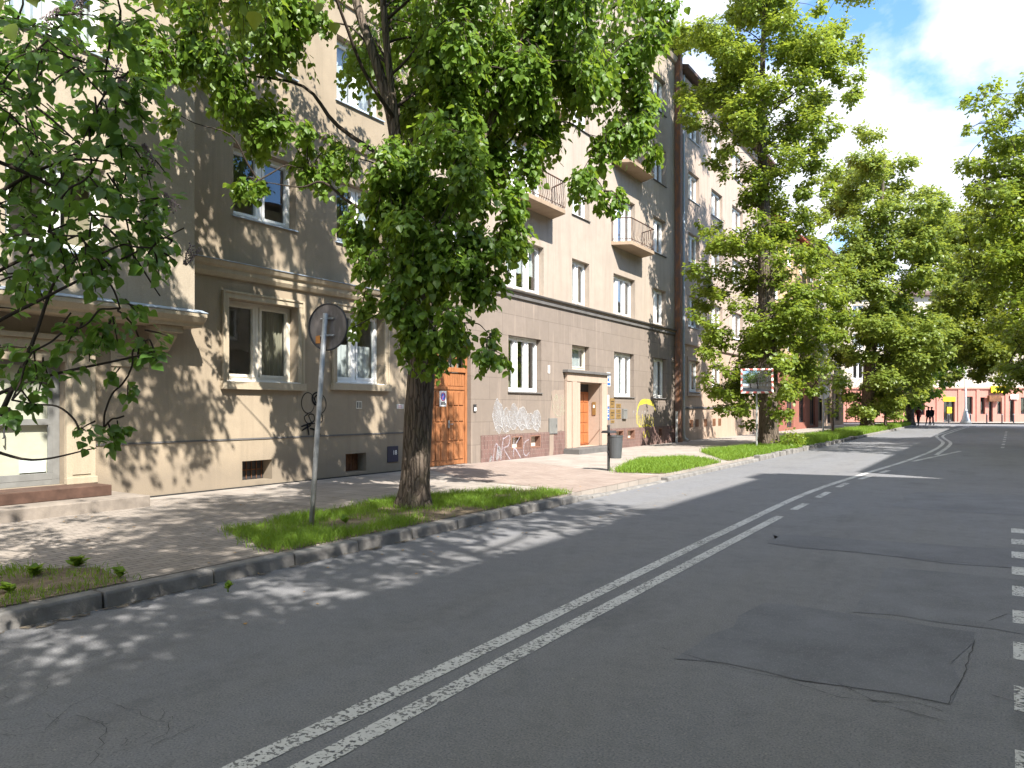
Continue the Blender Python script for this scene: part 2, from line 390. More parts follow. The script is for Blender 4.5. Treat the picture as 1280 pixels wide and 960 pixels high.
# markings
mk = MB()
def line(pts, w, z=.004):
    pts = [np.array(p, float) for p in pts]
    L = []; Rr = []
    for i, p in enumerate(pts):
        d = pts[min(i+1, len(pts)-1)] - pts[max(i-1, 0)]; d /= np.linalg.norm(d); nn = np.array((-d[1], d[0])) * w/2
        L.append((*(p+nn), z)); Rr.append((*(p-nn), z))
    n = len(pts); mk.add(L + Rr, [(i, n+i, n+i+1, i+1)[::-1] for i in range(n-1)])
lineL = [(-2.75, -12), (-2.81, 2), (-2.87, 6), (-2.92, 10), (-2.93, 15), (-2.62, 20), (-2.2, 25.5), (-1.93, 31)]
lineF = [(-1.93, 31), (-1.85, 35.5), (-1.95, 40.5), (-2.45, 46), (-2.72, 50), (-2.7, 55), (-2.23, 70), (-1.9, 76)]
line(spline(lineL, 4), .125); line(spline(lineF, 5), .14)
line([(-2.48, -12), (-2.56, 2), (-2.60, 5), (-2.64, 11.35)], .125)
for a, e in ((12.2, 13.1), (14.1, 15.15), (16.2, 17.2), (18.3, 19.3), (20.4, 21.3)): line([(-2.63+max(0, (a-17))*.09, a), (-2.63+max(0, e-17)*.09, e)], .12)
line(spline([(-1.62, 29.5), (-1.55, 35.5), (-1.65, 40.5), (-2.15, 46), (-2.42, 50), (-2.4, 55), (-1.93, 70), (-1.6, 76)], 5), .14)
line([(-2.02, 25.4), (-1.0, 32.5)], .13)
for i in range(10):
    ya = 4.72 + i*.965 - 1.93; line([(.225+.016*(ya-4.8), ya), (.225+.016*(ya-4.4), ya+.42)], .25)
for i in range(9): line([(.35+i*.06, 36+i*3.2), (.39+i*.06, 37.2+i*3.2)], .12)
for i in range(5): line([(-5.2+i*1.0, 78.3), (-4.75+i*1.0, 78.3)], 3.0)
o = mk.build('road_markings', M['paint']); o['kind'] = 'structure'
# repair patches and cracks
def ragged(poly, k=6, a=.05):
    out = []
    for i in range(len(poly)):
        p, q = np.array(poly[i]), np.array(poly[(i+1) % len(poly)])
        for j in range(k): out.append(tuple(p + (q-p)*j/k + np.array((random.uniform(-a, a), random.uniform(-a, a)))))
    return out
sheet('road_patch', [ragged([(-1.72, 4.55), (-.22, 4.62), (-.12, 6.2), (-1.55, 6.25)]), ragged([(-2.25, 8.95), (1.6, 8.85), (1.9, 10.4), (-2.3, 9.75)], 8, .09)], .0035, M['patch'])
sheet('road_patch_pale', [ragged([(-1.4, 13.5), (2.6, 13.3), (2.7, 17.0), (-1.2, 16.2)], 8, .08), ragged([(-.9, 6.35), (.9, 6.35), (.9, 8.4), (-.9, 8.3)], 6, .05)], .003, M['patch2'])
ck = MB()
def crack(pts, w=.006, wob=.05, k=9):
    P = []
    for a, b_ in zip(pts[:-1], pts[1:]):
        a, b_ = np.array(a, float), np.array(b_, float)
        for j in range(k): P.append(a + (b_-a)*j/k + RNG.normal(0, wob, 2)*np.linalg.norm(b_-a)/k*3)
    P.append(np.array(pts[-1], float)); L = []; Q = []
    for i, p in enumerate(P):
        d = P[min(i+1, len(P)-1)] - P[max(i-1, 0)]; d /= np.linalg.norm(d)+1e-6
        ww = w*random.uniform(.25, 1.1); nn = np.array((-d[1], d[0]))*ww/2
        L.append((*(p+nn), .0055)); Q.append((*(p-nn), .0055))
    n = len(P); ck.add(L+Q, [(i, i+1, n+i+1, n+i)[::-1] for i in range(n-1)])
for pl in ([(-1.85, 4.66), (-1.2, 4.52), (-.6, 4.6), (-.2, 4.62)], [(-.2, 4.62), (-.14, 5.2), (-.1, 6.0)], [(-.75, 4.62), (-.5, 4.42), (-.2, 4.36)], [(-.55, 4.45), (-.35, 4.55), (-.22, 4.5)],
           [(-1.0, 4.5), (-.7, 4.4), (-.45, 4.48)], [(.0, 4.9), (.18, 4.83), (.4, 4.85)], [(-.02, 6.6), (.1, 6.9), (.35, 6.8)], [(-2.3, 9.0), (-1.2, 8.9), (0, 8.95), (1.5, 8.8)],
           [(-3.6, 11.9), (-2.2, 11.6), (-.5, 11.9), (2.5, 11.7)], [(-5.0, 10.9), (-3.8, 11.2), (-2.8, 11.6)], [(-2.2, 15.5), (0, 15.2), (2, 15.6)]): crack(pl, .006, .018)
for _ in range(15):   # crazed area at the left edge
    a = np.array((-3.3 - random.random()*1.2, 1.15 + random.random()*1.15)); d = RNG.normal(0, .22, 2)
    crack([a, a+d, a+d+RNG.normal(0, .14, 2)], .0032, .09, 6)
o = ck.build('road_cracks', M['tar']); o['kind'] = 'structure'

# verges
VERGE = dict(
    v1=[(KX-.18, -3.0), (KX-.18, 3.45), (-6.9, 3.6), (-7.5, 3.1), (-7.7, -3)],
    v2=[(KX-.18, 4.95), (KX-.18, 11.2), (-6.9, 11.45), (-7.75, 10.0), (-8.15, 8.2), (-7.75, 5.55)],
    v3=[(KX-.26, 15.75), (KX-.26, 19.8), (-7.6, 21.0), (-8.5, 19.8), (-7.3, 15.5)],
    v4=[(KX-.26, 20.6), (KX-.2, 30), (-7.6, 30.4), (-8.2, 24.4)],
    v5=[(KX-.22, 30.2), (KX-.22, 41), (-7.3, 41.3), (-7.9, 30.5)],
    v6=[(KX-.22, 43), (KX-.22, 75.5), (-7.6, 75.5), (-8.1, 44)])
sheet('verge_soil', list(VERGE.values()), .139, M['soil'])

def inside(poly, P):
    res = np.zeros(len(P), bool); n = len(poly)
    for i in range(n):
        x1, y1 = poly[i]; x2, y2 = poly[(i+1) % n]
        c = ((y1 > P[:, 1]) != (y2 > P[:, 1])) & (P[:, 0] < (x2-x1)*(P[:, 1]-y1)/(y2-y1+1e-9)+x1)
        res ^= c
    return res
def vnoise(P, sc, seed):
    r = np.random.default_rng(seed); o = np.zeros(len(P))
    for k in range(5):
        a = r.uniform(0, 6.28); f = sc*r.uniform(.6, 1.6); ph = r.uniform(0, 6.28)
        o += np.sin((P[:, 0]*math.cos(a)+P[:, 1]*math.sin(a))*f+ph)
    return o/5
def tri_mesh(name, V, Fq, mat, parent=None):
    me = bpy.data.meshes.new(name); nv = len(V); nf, k = Fq.shape
    me.vertices.add(nv); me.vertices.foreach_set('co', np.ascontiguousarray(V, np.float32).ravel())
    me.loops.add(nf*k); me.loops.foreach_set('vertex_index', np.ascontiguousarray(Fq, np.int32).ravel())
    me.polygons.add(nf); me.polygons.foreach_set('loop_start', np.arange(0, nf*k, k, dtype=np.int32))
    me.update(calc_edges=True); me.validate()
    return link_mesh(name, me, mat, parent)
def blades(spec):
    allV = []; allF = []; off = 0
    for key, dens, h, w, thr in spec:
        poly = VERGE[key]; A = np.array(poly); lo, hi = A.min(0), A.max(0)
        n = int(dens*np.prod(hi-lo)); P = RNG.uniform(lo, hi, (n, 2)); P = P[inside(poly, P)]
        nz = vnoise(P, 2.6, 5)*.6 + vnoise(P, 7, 6)*.4
        keep = nz + RNG.uniform(-.25, .25, len(P)) > thr; P = P[keep]; nz = nz[keep]; n = len(P); P = P+RNG.normal(0, .07, P.shape); P[:, 0] = np.minimum(P[:, 0], KX-.15)
        hh = h*RNG.uniform(.35, 1.2, n)*(1+.7*np.clip(nz-thr, -.4, .8)); a = RNG.uniform(0, 6.28, n); ww = w*RNG.uniform(.6, 1.3, n)
        ln = RNG.normal(0, .45, (n, 2))*hh[:, None]; d = np.stack([np.cos(a), np.sin(a)], 1)*ww[:, None]/2
        V = np.zeros((n, 5, 3)); z0 = .135
        V[:, 0, :2] = P-d; V[:, 1, :2] = P+d; V[:, :2, 2] = z0
        V[:, 2, :2] = P+ln*.35+d*.8; V[:, 3, :2] = P+ln*.35-d*.8; V[:, 2:4, 2] = (z0+hh*.55)[:, None]
        V[:, 4, :2] = P+ln; V[:, 4, 2] = z0+hh*.9
        i = np.arange(n)[:, None]*5+off
        allV.append(V.reshape(-1, 3)); allF.append(np.concatenate([i+np.array([[0, 1, 2, 3]]), i+np.array([[3, 2, 4, 4]])[:, [0, 1, 2, 2]]*1], 0)); off += n*5
    V = np.concatenate(allV); Fq = np.concatenate(allF)
    return V, Fq
V, Fq = blades([('v1', 2000, .07, .007, -.12), ('v2', 3400, .10, .007, -.10), ('v3', 1500, .10, .014, -.6), ('v4', 1200, .13, .016, -.55), ('v5', 900, .24, .02, -.9), ('v6', 420, .22, .03, -.6)])
qu = Fq[:len(Fq)]
me = bpy.data.meshes.new('grass')
q4 = Fq[Fq[:, 2] != Fq[:, 3]]; q3 = Fq[Fq[:, 2] == Fq[:, 3]][:, :3]
me.from_pydata(V.tolist(), [], q4.tolist() + q3.tolist()); me.update()
go = link_mesh('grass', me, M['grass'])
tag(go, 'sunlit green grass growing in the verge strips along the kerb', 'grass', kind='stuff')

# ------------------------------------------------------------------ BUILDINGS
class Bld:
    """local frame: front face at x=0 looking +x, y along the street, z up"""
    def __init__(self, name, label, loc, rz, oy):
        self.root = empty(name, loc, rz); tag(self.root, label, 'building'); self.oy = oy
    def part(self, mb, name, mat, parent=None, **kw):
        return mb.build(name, mat, parent or self.root, off=(0, self.oy, 0), **kw)

def wall_panel(mb, x, y0, y1, z0, z1, holes, depth=.22):
    ys = sorted({y0, y1, *[v for h in holes for v in h[:2] if y0 < v < y1]}); zs = sorted({z0, z1, *[v for h in holes for v in h[2:4] if z0 < v < z1]})
    for a, b_ in zip(ys[:-1], ys[1:]):
        for c, d in zip(zs[:-1], zs[1:]):
            ym, zm = (a+b_)/2, (c+d)/2
            if any(h[0] < ym < h[1] and h[2] < zm < h[3] for h in holes): continue
            mb.quad((x, a, c), (x, b_, c), (x, b_, d), (x, a, d))
    for h in holes:
        a, b_, c, d = h[:4]; xd = x - (h[4] if len(h) > 4 else depth)
        mb.quad((x, a, c), (x, a, d), (xd, a, d), (xd, a, c)); mb.quad((x, b_, d), (x, b_, c), (xd, b_, c), (xd, b_, d))
        mb.quad((x, a, d), (x, b_, d), (xd, b_, d), (xd, a, d)); mb.quad((x, b_, c), (x, a, c), (xd, a, c), (xd, b_, c))

def shell(B, y0, y1, h, dep, mat, z0=.1, x0=-.02):
    mb = MB()
    mb.quad((x0, y0, z0), (x0, y0, h), (-dep, y0, h), (-dep, y0, z0)); mb.quad((x0, y1, h), (x0, y1, z0), (-dep, y1, z0), (-dep, y1, h))
    mb.quad((-dep, y0, z0), (-dep, y0, h), (-dep, y1, h), (-dep, y1, z0))
    return B.part(mb, 'side_wall', mat)
def interior(B, y0, y1, levels, x=0.0):
    mb = MB(); xa, xb = x-.40, x-2.2
    mb.quad((xb, y0+.05, levels[0]), (xb, y1-.05, levels[0]), (xb, y1-.05, levels[-1]), (xb, y0+.05, levels[-1]))
    for l in levels: mb.box(xa, xb+.01, y0+.06, y1-.06, l-.1, l+.1)
    yy = y0+.06
    while yy < y1-1: mb.box(xa, xb+.02, yy, yy+.1, levels[0], levels[-1]); yy += 4.3
    return B.part(mb, 'interior', M['room'])

def window(B, x, y0, y1, z0, z1, sash, rec=.22, cur=None, mat='white', trans=0, sill=None, fw=.065, tilt=0):
    """one window: frame (part) > pane, curtain, sill"""
    f = MB(); xo, xi = x-rec+.03, x-rec-.05; e = .004
    a, b_, c, d = y0+e, y1-e, z0+e, z1-e
    f.box(xi, xo, a, b_, c, c+fw*1.25); f.box(xi, xo, a, b_, d-fw, d)
    f.box(xi, xo, a, a+fw, c+fw*1.25, d-fw); f.box(xi, xo, b_-fw, b_, c+fw*1.25, d-fw)
    W = (b_-a)/sash; top = d-fw
    if trans: tz = c+(d-c)*trans; f.box(xi, xo, a+fw, b_-fw, tz-fw*.5, tz+fw*.5)
    for i in range(sash):
        ya, yb = a+W*i, a+W*(i+1)
        if i: f.box(xi+.003, xo+.002, ya-fw*.55, ya+fw*.55, c+fw*1.25, d-fw)
        s0, s1 = ya+fw*.8, yb-fw*.8          # sash
        sw = .05; xs0, xs1 = xi+.01, xo+.016
        zb = c+fw*1.1; zt = d-fw*.9
        f.box(xs0, xs1, s0, s1, zb, zb+sw); f.box(xs0, xs1, s0, s1, zt-sw, zt)
        f.box(xs0, xs1, s0, s0+sw, zb+sw, zt-sw); f.box(xs0, xs1, s1-sw, s1, zb+sw, zt-sw)
    fo = B.part(f, 'window', M[mat])
    p = MB(); p.quad((xi+.035, a+fw, c+fw), (xi+.035, b_-fw, c+fw), (xi+.035, b_-fw, d-fw), (xi+.035, a+fw, d-fw))
    B.part(p, 'pane', M['glass'], fo)
    if cur:
        kind, lo, hi, ya_, yb_ = cur
        cm = MB(); n = 46; vs = []
        for i in range(n+1):
            yy = a+.03+(b_-a-.06)*(ya_+(yb_-ya_)*i/n); xx = xi-.09+.022*math.sin(i*1.35)+.012*math.sin(i*.63+1)
            vs += [(xx, yy, c+(d-c)*lo), (xx, yy, c+(d-c)*hi)]
        cm.add(vs, [(2*i, 2*i+2, 2*i+3, 2*i+1) for i in range(n)])
        B.part(cm, 'curtain', M['curtain' if kind == 'w' else 'curtain2'], fo)
    if sill:
        s = MB(); s.extrude_y([(x-rec+.03, z0-.001), (x-rec+.03, z0+.018), (x+.05, z0-.012), (x+.05, z0-.035), (x+.002, z0-.03)], y0+.006 if sill == 'in' else y0-.04, y1-.006 if sill == 'in' else y1+.04)
        B.part(s, 'sill', M['white' if sill == 'w' else 'slabc' if sill == 'd' else 'zinc'], fo)
    return fo
def rnd_cur(p=.6):
    if random.random() > p: return None
    k = random.choice('wwwb')
    return random.choice([(k, .05, .97, 0, 1), (k, .05, .55, 0, 1), (k, .05, .97, 0, .35), (k, .05, .97, .6, 1), (k, .4, .97, 0, 1)])
def moulding(B, prof, y0, y1, name, mat): mb = MB(); mb.extrude_y(prof, y0, y1); return B.part(mb, name, mat)

# ribbons for graffiti on a facade (x = offset in front of the wall)
def ribbon(mb, pts, w, x, k=7, taper=True):
    P = spline(pts, k); n = len(P); L = []; Q = []
    for i, p in enumerate(P):
        d = P[min(i+1, n-1)]-P[max(i-1, 0)]; d = d/(np.linalg.norm(d)+1e-9); nn = np.array((-d[1], d[0]))*w/2*(.7+.3*math.sin(3.14*i/(n-1)) if taper else 1)
        L.append((x, *(p+nn))); Q.append((x, *(p-nn)))
    mb.add(L+Q, [(i, i+1, n+i+1, n+i)[::-1] for i in range(n-1)])

# ---------------- building A (grey render, left)
XF = -11.7
A = Bld('apartment_building', 'grey beige rendered apartment building with oriel bay and cream window surrounds at left', (XF, 6, 0), 0, 6)
A0, A1 = -9.0, 14.1
ZA = [(2.13, 3.63), (5.18, 6.5), (8.2, 9.6), (11.2, 12.6), (14.2, 15.6)]
holesA = [(8.43, 10.04, *ZA[0]), (11.08, 12.55, 2.17, 3.97-.25)]
for lo, hi in ZA[1:]: holesA += [(8.55, 10.0, lo, hi), (11.1, 12.5, lo, hi)]
cellA = [(8.74, 9.42, .24, .62, .3), (11.36, 11.99, .22, .62, .3)]
doorA = (3.7, 5.6, .46, 2.3, .16)
w = MB(); wall_panel(w, 0, 5.6, A1, 1.05, 17.2, holesA, .25)
wall_panel(w, 0, 6.06, A1, .12, 1.03, cellA, .3)
wall_panel(w, 0, A0, 5.6, .12, 3.4, [doorA], .16); wall_panel(w, 0, 5.6, 6.06, .12, 1.05, [], .1)
w.box(-.03, .0-.001, 6.06, A1, 1.028, 1.052)
wA = A.part(w, 'wall', M['plA'])
shell(A, A0, A1, 17.2, 10, M['plA'])
interior(A, A0, A1, [.2, 4.4, 7.3, 10.3, 13.3, 16.8])
g = MB(); g.box(.002, .016, 6.06, A1, 1.022, 1.052); A.part(g, 'plinth_ledge', M['slabc'])
g = MB(); g.box(-.01, .03, 6.9, A1, .10, .152); A.part(g, 'base_joint', M['ink'])
# cornice above ground floor, belts
moulding(A, [(0.002, 3.98), (.06, 3.99), (.10, 4.06), (.10, 4.14), (.15, 4.17), (.19, 4.25), (.002, 4.29)], 7.45, A1, 'cornice', M['trimA'])
moulding(A, [(.002, 4.292), (.20, 4.254), (.205, 4.27), (.002, 4.315)], 7.45, A1, 'cornice_flashing', M['zinc'])
for zz in (7.25, 10.3, 13.4): moulding(A, [(.002, zz), (.05, zz+.01), (.05, zz+.07), (.002, zz+.09)], 7.45, A1, 'string_course', M['plA'])
def surround(B, y0, y1, z0, z1, wd=.13, nm='trimA'):
    s = MB(); t = .045
    s.box(.002, t, y0-wd, y0, z0-.02, z1); s.box(.002, t, y1, y1+wd, z0-.02, z1); s.box(.002, t+.006, y0-wd, y1+wd, z1, z1+wd)
    s.box(t-.01, t+.025, y0-wd-.004, y0-wd+.035, z0-.02, z1+wd); s.box(t-.01, t+.025, y1+wd-.035, y1+wd+.004, z0-.02, z1+wd); s.box(t-.01, t+.028, y0-wd+.035, y1+wd-.035, z1+wd-.035, z1+wd+.004)
    s.box(.002, .10, y0-wd-.03, y1+wd+.03, z0-.17, z0-.022)
    return B.part(s, 'window_surround', M[nm], bevel=.006)
surround(A, 8.43, 10.04, 2.13, 3.63); surround(A, 11.08, 12.55, 2.17, 3.72)
window(A, 0, 8.43, 10.04, 2.13, 3.63, 2, .25, ('b', .03, .97, .52, 1), 'cream', sill='w')
window(A, 0, 11.08, 12.55, 2.17, 3.72, 2, .25, ('w', .03, .55, 0, 1), 'white', sill='w')
for k, (lo, hi) in enumerate(ZA[1:]):
    window(A, 0, 8.55, 10.0, lo, hi, 2, .22, rnd_cur(.5) if k else None, 'white', sill='z'); window(A, 0, 11.1, 12.5, lo, hi, 2, .22, rnd_cur(.6) if k else ('w', .05, .97, .55, 1), 'white', sill='z')
for (a, b_, c, d, e), mt in zip(cellA, ('dark', 'rustdoor')):
    gmb = MB(); gmb.box(-.31, -.27, a, b_, c, d); fo = A.part(gmb, 'cellar_window', M[mt])
    gmb = MB()
    for i in range(6): gmb.box(-.262, -.25, a+.04+i*(b_-a-.1)/5, a+.055+i*(b_-a-.1)/5, c+.02, d-.02)
    gmb.box(-.264, -.252, a+.02, b_-.02, (c+d)/2-.01, (c+d)/2+.01); A.part(gmb, 'grille', M['rustdoor'], fo)
v = MB(); yv, zv = 11.67, 1.6
v.box(.002, .012, yv, yv+.17, zv, zv+.02); v.box(.002, .012, yv, yv+.17, zv+.15, zv+.17)
for i in range(4): v.box(.002, .012, yv+i*.05, yv+i*.05+.02, zv+.02, zv+.15)
vo = A.part(v, 'vent_grille', M['cream']); v = MB(); v.box(.001, .005, yv+.02, yv+.15, zv+.02, zv+.15); A.part(v, 'vent_opening', M['ink'], vo)
# door, pilaster, entablature
d = MB(); x = -.14
d.box(x-.05, x, 3.7, 5.6, .46, .54); d.box(x-.05, x, 3.7, 5.6, 2.24, 2.3); d.box(x-.05, x, 5.5, 5.6, .54, 2.24); d.box(x-.05, x, 3.7, 3.78, .54, 2.24)
d.box(x-.06, x+.012, 4.62, 4.72, .54, 2.24); d.box(x-.04, x+.004, 4.72, 5.5, 1.36, 1.45); d.box(x-.04, x+.004, 4.72, 5.5, .54, .64); d.box(x-.04, x+.003, 4.72, 4.78, .64, 2.24); d.box(x-.04, x+.003, 5.44, 5.5, .64, 2.24)
do = A.part(d, 'entrance_door', M['grey'], bevel=.004)
p = MB(); p.quad((x-.03, 3.75, .54), (x-.03, 5.5, .54), (x-.03, 5.5, 2.24), (x-.03, 3.75, 2.24)); A.part(p, 'pane', M['glass'], do)
p = MB(); p.box(x-.037, x-.033, 5.06, 5.42, .66, .86); A.part(p, 'paper_notice', M['paper'], do)
p = MB(); p.box(x-.11, x-.09, 3.72, 5.56, .5, 2.28); A.part(p, 'inner_blind', M['cream'], do)
p = MB(); p.tube([(x+.01, 4.83, 1.18), (x+.05, 4.83, 1.18), (x+.05, 4.83, 1.36), (x+.01, 4.83, 1.36)], .011, 6); A.part(p, 'handle', M['dark'], do)
pl = MB(); pl.box(.002, .07, 5.602, 6.03, .46, 2.46); pl.box(.071, .085, 5.68, 5.95, .6, 2.3); pl.box(.002, .09, 5.60, 6.05, .46, .56)
A.part(pl, 'pilaster', M['trimA'], bevel=.006)
en = MB(); en.box(.002, .11, 2.2, 6.05, 2.462, 2.62); en.box(.002, .16, 2.2, 6.1, 2.622, 2.70); en.box(.002, .06, 2.2, 5.60, 2.302, 2.46)
A.part(en, 'door_entablature', M['trimA'], bevel=.008)
st = MB(); st.box(.002, 1.1, -1, 6.3, .10, .30); A.part(st, 'lower_step', M['step'], bevel=.012)
st = MB(); st.box(.002, .62, -1, 5.98, .302, .46); A.part(st, 'upper_step', M['redstep'], bevel=.008)
# oriel bay
BX = .5; bw = []
for lo, hi in ((3.89, 5.2), (6.9, 8.3), (9.9, 11.3), (12.9, 14.3)): bw += [(4.6, 5.95, lo, hi), (.8, 2.2, lo, hi), (-3.2, -1.8, lo, hi)]
w = MB(); wall_panel(w, BX, A0, 7.43, 3.2, 17.2, bw, .2)
w.quad((BX, 7.43, 3.2), (0, 7.43, 3.2), (0, 7.43, 17.2), (BX, 7.43, 17.2)); w.quad((BX, A0, 3.2), (BX, 7.43, 3.2), (0, 7.43, 3.2), (0, A0, 3.2)); w.quad((BX, A0, 3.2), (0, A0, 3.2), (0, A0, 17.2), (BX, A0, 17.2))
A.part(w, 'bay_wall', M['plBay'])
bi = MB(); bi.quad((-1.0, A0+.1, 3.3), (-1.0, 7.3, 3.3), (-1.0, 7.3, 17), (-1.0, A0+.1, 17))
for l in (3.3, 6.1, 9.1, 12.2, 15.2): bi.box(-.98, BX-.27, A0+.1, 7.3, l-.08, l+.08)
A.part(bi, 'bay_interior', M['room'])
moulding(A, [(.002, 2.97), (BX+.02, 2.97), (BX+.04, 3.02), (BX+.10, 3.05), (BX+.16, 3.13), (BX+.16, 3.19), (BX+.004, 3.235), (.002, 3.235)], A0, 7.56, 'bay_cornice', M['trimA'])
moulding(A, [(BX+.002, 3.237), (BX+.17, 3.194), (BX+.175, 3.206), (BX+.002, 3.262)], A0, 7.57, 'bay_flashing', M['zinc'])
for yb in (6.92,):
    k = MB(); k.extrude_y([(.002, 2.55), (.10, 2.56), (.34, 2.80), (.38, 2.968), (.002, 2.968)], yb, yb+.30); k.box(.002, .43, yb-.05, yb+.35, 2.86, 2.967)
    A.part(k, 'bracket', M['trimA'], bevel=.008)
for k, (a, b_, lo, hi) in enumerate(bw): window(A, BX, a, b_, lo, hi, 2, .2, None if k == 0 else rnd_cur(.5), 'white', sill='z')
rf = MB(); rf.extrude_y([(.55, 17.2), (.95, 17.25), (.95, 17.4), (-5, 19.5), (-10.3, 17.3), (-10.3, 17.2)], A0, A1); A.part(rf, 'roof', M['roof'])
# black graffiti on A
gk = MB(); cy, cz = 10.33, 1.72
ribbon(gk, [(cy+.17*math.cos(t)-.02, cz+.21*math.sin(t)) for t in np.linspace(.3, 6.4, 12)], .020, .006)
ribbon(gk, [(cy+.22+.13*math.cos(t), cz+.09+.13*math.sin(t)) for t in np.linspace(1.9, 8.3, 12)], .045, .009)
ribbon(gk, [(cy+.22+.07*math.cos(t), cz+.08+.08*math.sin(t)) for t in np.linspace(0, 9, 14)], .035, .012)
ribbon(gk, [(cy+.28+.18*math.cos(t), cz-.02+.2*math.sin(t)) for t in np.linspace(-1.8, 1.6, 8)], .02, .015)
ribbon(gk, [(cy-.02, 1.50), (cy-.12, 1.42), (cy-.02, 1.30), (cy+.14, 1.36), (cy+.12, 1.48), (cy, 1.47), (cy+.08, 1.30)], .024, .007)
ribbon(gk, [(cy+.12, 1.30), (cy+.26, 1.30), (cy+.36, 1.36), (cy+.34, 1.48), (cy+.22, 1.46)], .026, .010)
for i, (a, b_, c, d) in enumerate(((-.20, 1.24, .12, 1.30), (-.18, 1.16, .06, 1.26), (-.05, 1.28, .0, 1.06), (.02, 1.20, .2, 1.14), (.2, 1.28, .13, 1.02), (.2, 1.1, .3, 1.06), (.3, 1.22, .22, 1.02))):
    ribbon(gk, [(cy+a, b_), (cy+(a+c)/2, (b_+d)/2+.01), (cy+c, d)], .042, .008+.0015*i, 4)
tag(A.part(gk, 'graffiti', M['spray_k']), 'black looping spray tag with a round scribbled head')

# ---------------- building B (stone clad ground floor, balconies)
B = Bld('balcony_building', 'pinkish apartment building with dark stone ground floor, balconies and orange entrance door', (XF, 22, 0), 0, 22)
B0, B1 = 14.1, 31.4
cols = [(17.6, 19.75, 3), (21.6, 22.85, 2), (24.8, 26.75, 3), (28.6, 30.0, 2)]
ZB = [(5.12, 6.62), (8.1, 9.6), (11.1, 12.6), (14.1, 15.55)]
hg = [(17.75, 19.6, 2.1, 3.74), (24.85, 26.65, 2.05, 3.72), (28.6, 30.05, 2.05, 3.72), (21.6, 22.85, 2.92, 3.74)]
gateH = (14.19, 15.92, .12, 3.3, .18)
portH = (22.0, 23.62, .30, 2.48, .46)
wu = MB(); hu = []
for k, (lo, hi) in enumerate(ZB):
    for ci, (a, b_, n) in enumerate(cols):
        bal = ci in (0, 2) and k in (1, 2)
        hu.append((a, b_, lo-(.38 if bal else 0), hi))
    hu.append((14.75, 15.9, lo+.1, hi))
wall_panel(wu, 0, B0, B1, 4.86, 17.3, hu, .22); B.part(wu, 'wall', M['plB'])
wg = MB(); wall_panel(wg, 0, B0, B1, .08, 4.84, [*hg, (gateH[0], gateH[1], .08, 3.3, .18), (21.998, 23.622, .08, 2.482, .47), (17.84, 18.46, .41, .81, .1), (18.89, 19.51, .41, .81, .1), (24.89, 25.61, .43, .81, .1), (25.94, 26.66, .43, .81, .1), (29.09, 29.51, .43, .79, .1)], .2)
B.part(wg, 'stone_facing', M['clad'])
wp = MB(); cellB = [(17.85, 18.45, .42, .80, .2), (18.9, 19.5, .42, .80, .2), (24.9, 25.6, .44, .80, .2), (25.95, 26.65, .44, .80, .2), (29.1, 29.5, .44, .78, .2)]
for a, b_ in ((16.35, 21.05), (24.1, 31.4)): wall_panel(wp, .035, a, b_, .1, .868, [h for h in cellB if a < h[0] < b_], .2)
wp.quad((.035, 16.35, .868), (.035, 31.4, .868), (0, 31.4, .868), (0, 16.35, .868)); wp.quad((.035, 16.35, .1), (.035, 16.35, .868), (0, 16.35, .868), (0, 16.35, .1)); wp.quad((.035, 24.1, .1), (.035, 24.1, .868), (0, 24.1, .868), (0, 24.1, .1))
B.part(wp, 'tiled_plinth', M['tile'])
cw = []
for a, b_, c, d_, e in cellB:
    q = MB(); t = .035
    q.box(-.17, .041, a-.002, a+t, c, d_); q.box(-.17, .041, b_-t, b_+.002, c, d_); q.box(-.17, .041, a+t, b_-t, d_-t, d_+.002); q.box(-.17, .041, a+t, b_-t, c-.002, c+t)
    fo = B.part(q, 'cellar_window', M['terracotta'])
    q = MB(); q.box(-.16, -.14, a+t, b_-t, c+t, d_-t); B.part(q, 'shutter', M['cream'], fo)
shell(B, B0, B1, 17.3, 10, M['plB']); interior(B, B0, B1, [.2, 4.7, 7.5, 10.6, 13.6, 16.9])
moulding(B, [(.002, 4.84), (.06, 4.85), (.06, 4.93), (.02, 4.95), (.02, 5.0), (.13, 5.02), (.15, 5.06), (.002, 5.10)], B0, B1, 'string_course', M['slabc'])
moulding(B, [(.022, 4.952), (.04, 4.952), (.04, 4.998), (.022, 4.998)], B0+.01, B1-.01, 'string_fillet', M['portal'])
moulding(B, [(.0, 17.302), (.35, 17.34), (.55, 17.42), (.55, 17.55), (-5, 19.2), (-10.2, 17.4), (-10.2, 17.302)], B0, B1, 'roof', M['roof'])
moulding(B, [(.002, 16.75), (.10, 16.8), (.16, 16.95), (.16, 17.0), (.002, 17.05)], B0, B1, 'cornice', M['plB'])
for k, (lo, hi) in enumerate(ZB):
    for ci, (a, b_, n) in enumerate(cols):
        bal = ci in (0, 2) and k in (1, 2)
        window(B, 0, a, b_, lo-(.38 if bal else 0), hi, n, .22, rnd_cur(.55), 'white', trans=0, sill=None if (bal or k == 0) else 'd')
    window(B, 0, 14.75, 15.9, lo+.1, hi, 2, .22, rnd_cur(.5), 'white', sill='d')
window(B, 0, *hg[0], 3, .2, ('b', .03, .2, 0, .3), 'white', sill='d'); window(B, 0, *hg[1], 3, .2, ('w', .04, .97, 0, 1), 'white', sill='d'); window(B, 0, *hg[2], 2, .2, ('w', .04, .97, .2, 1), 'white', sill='d')
window(B, 0, *hg[3], 1, .2, ('w', .04, .97, 0, 1), 'cream')
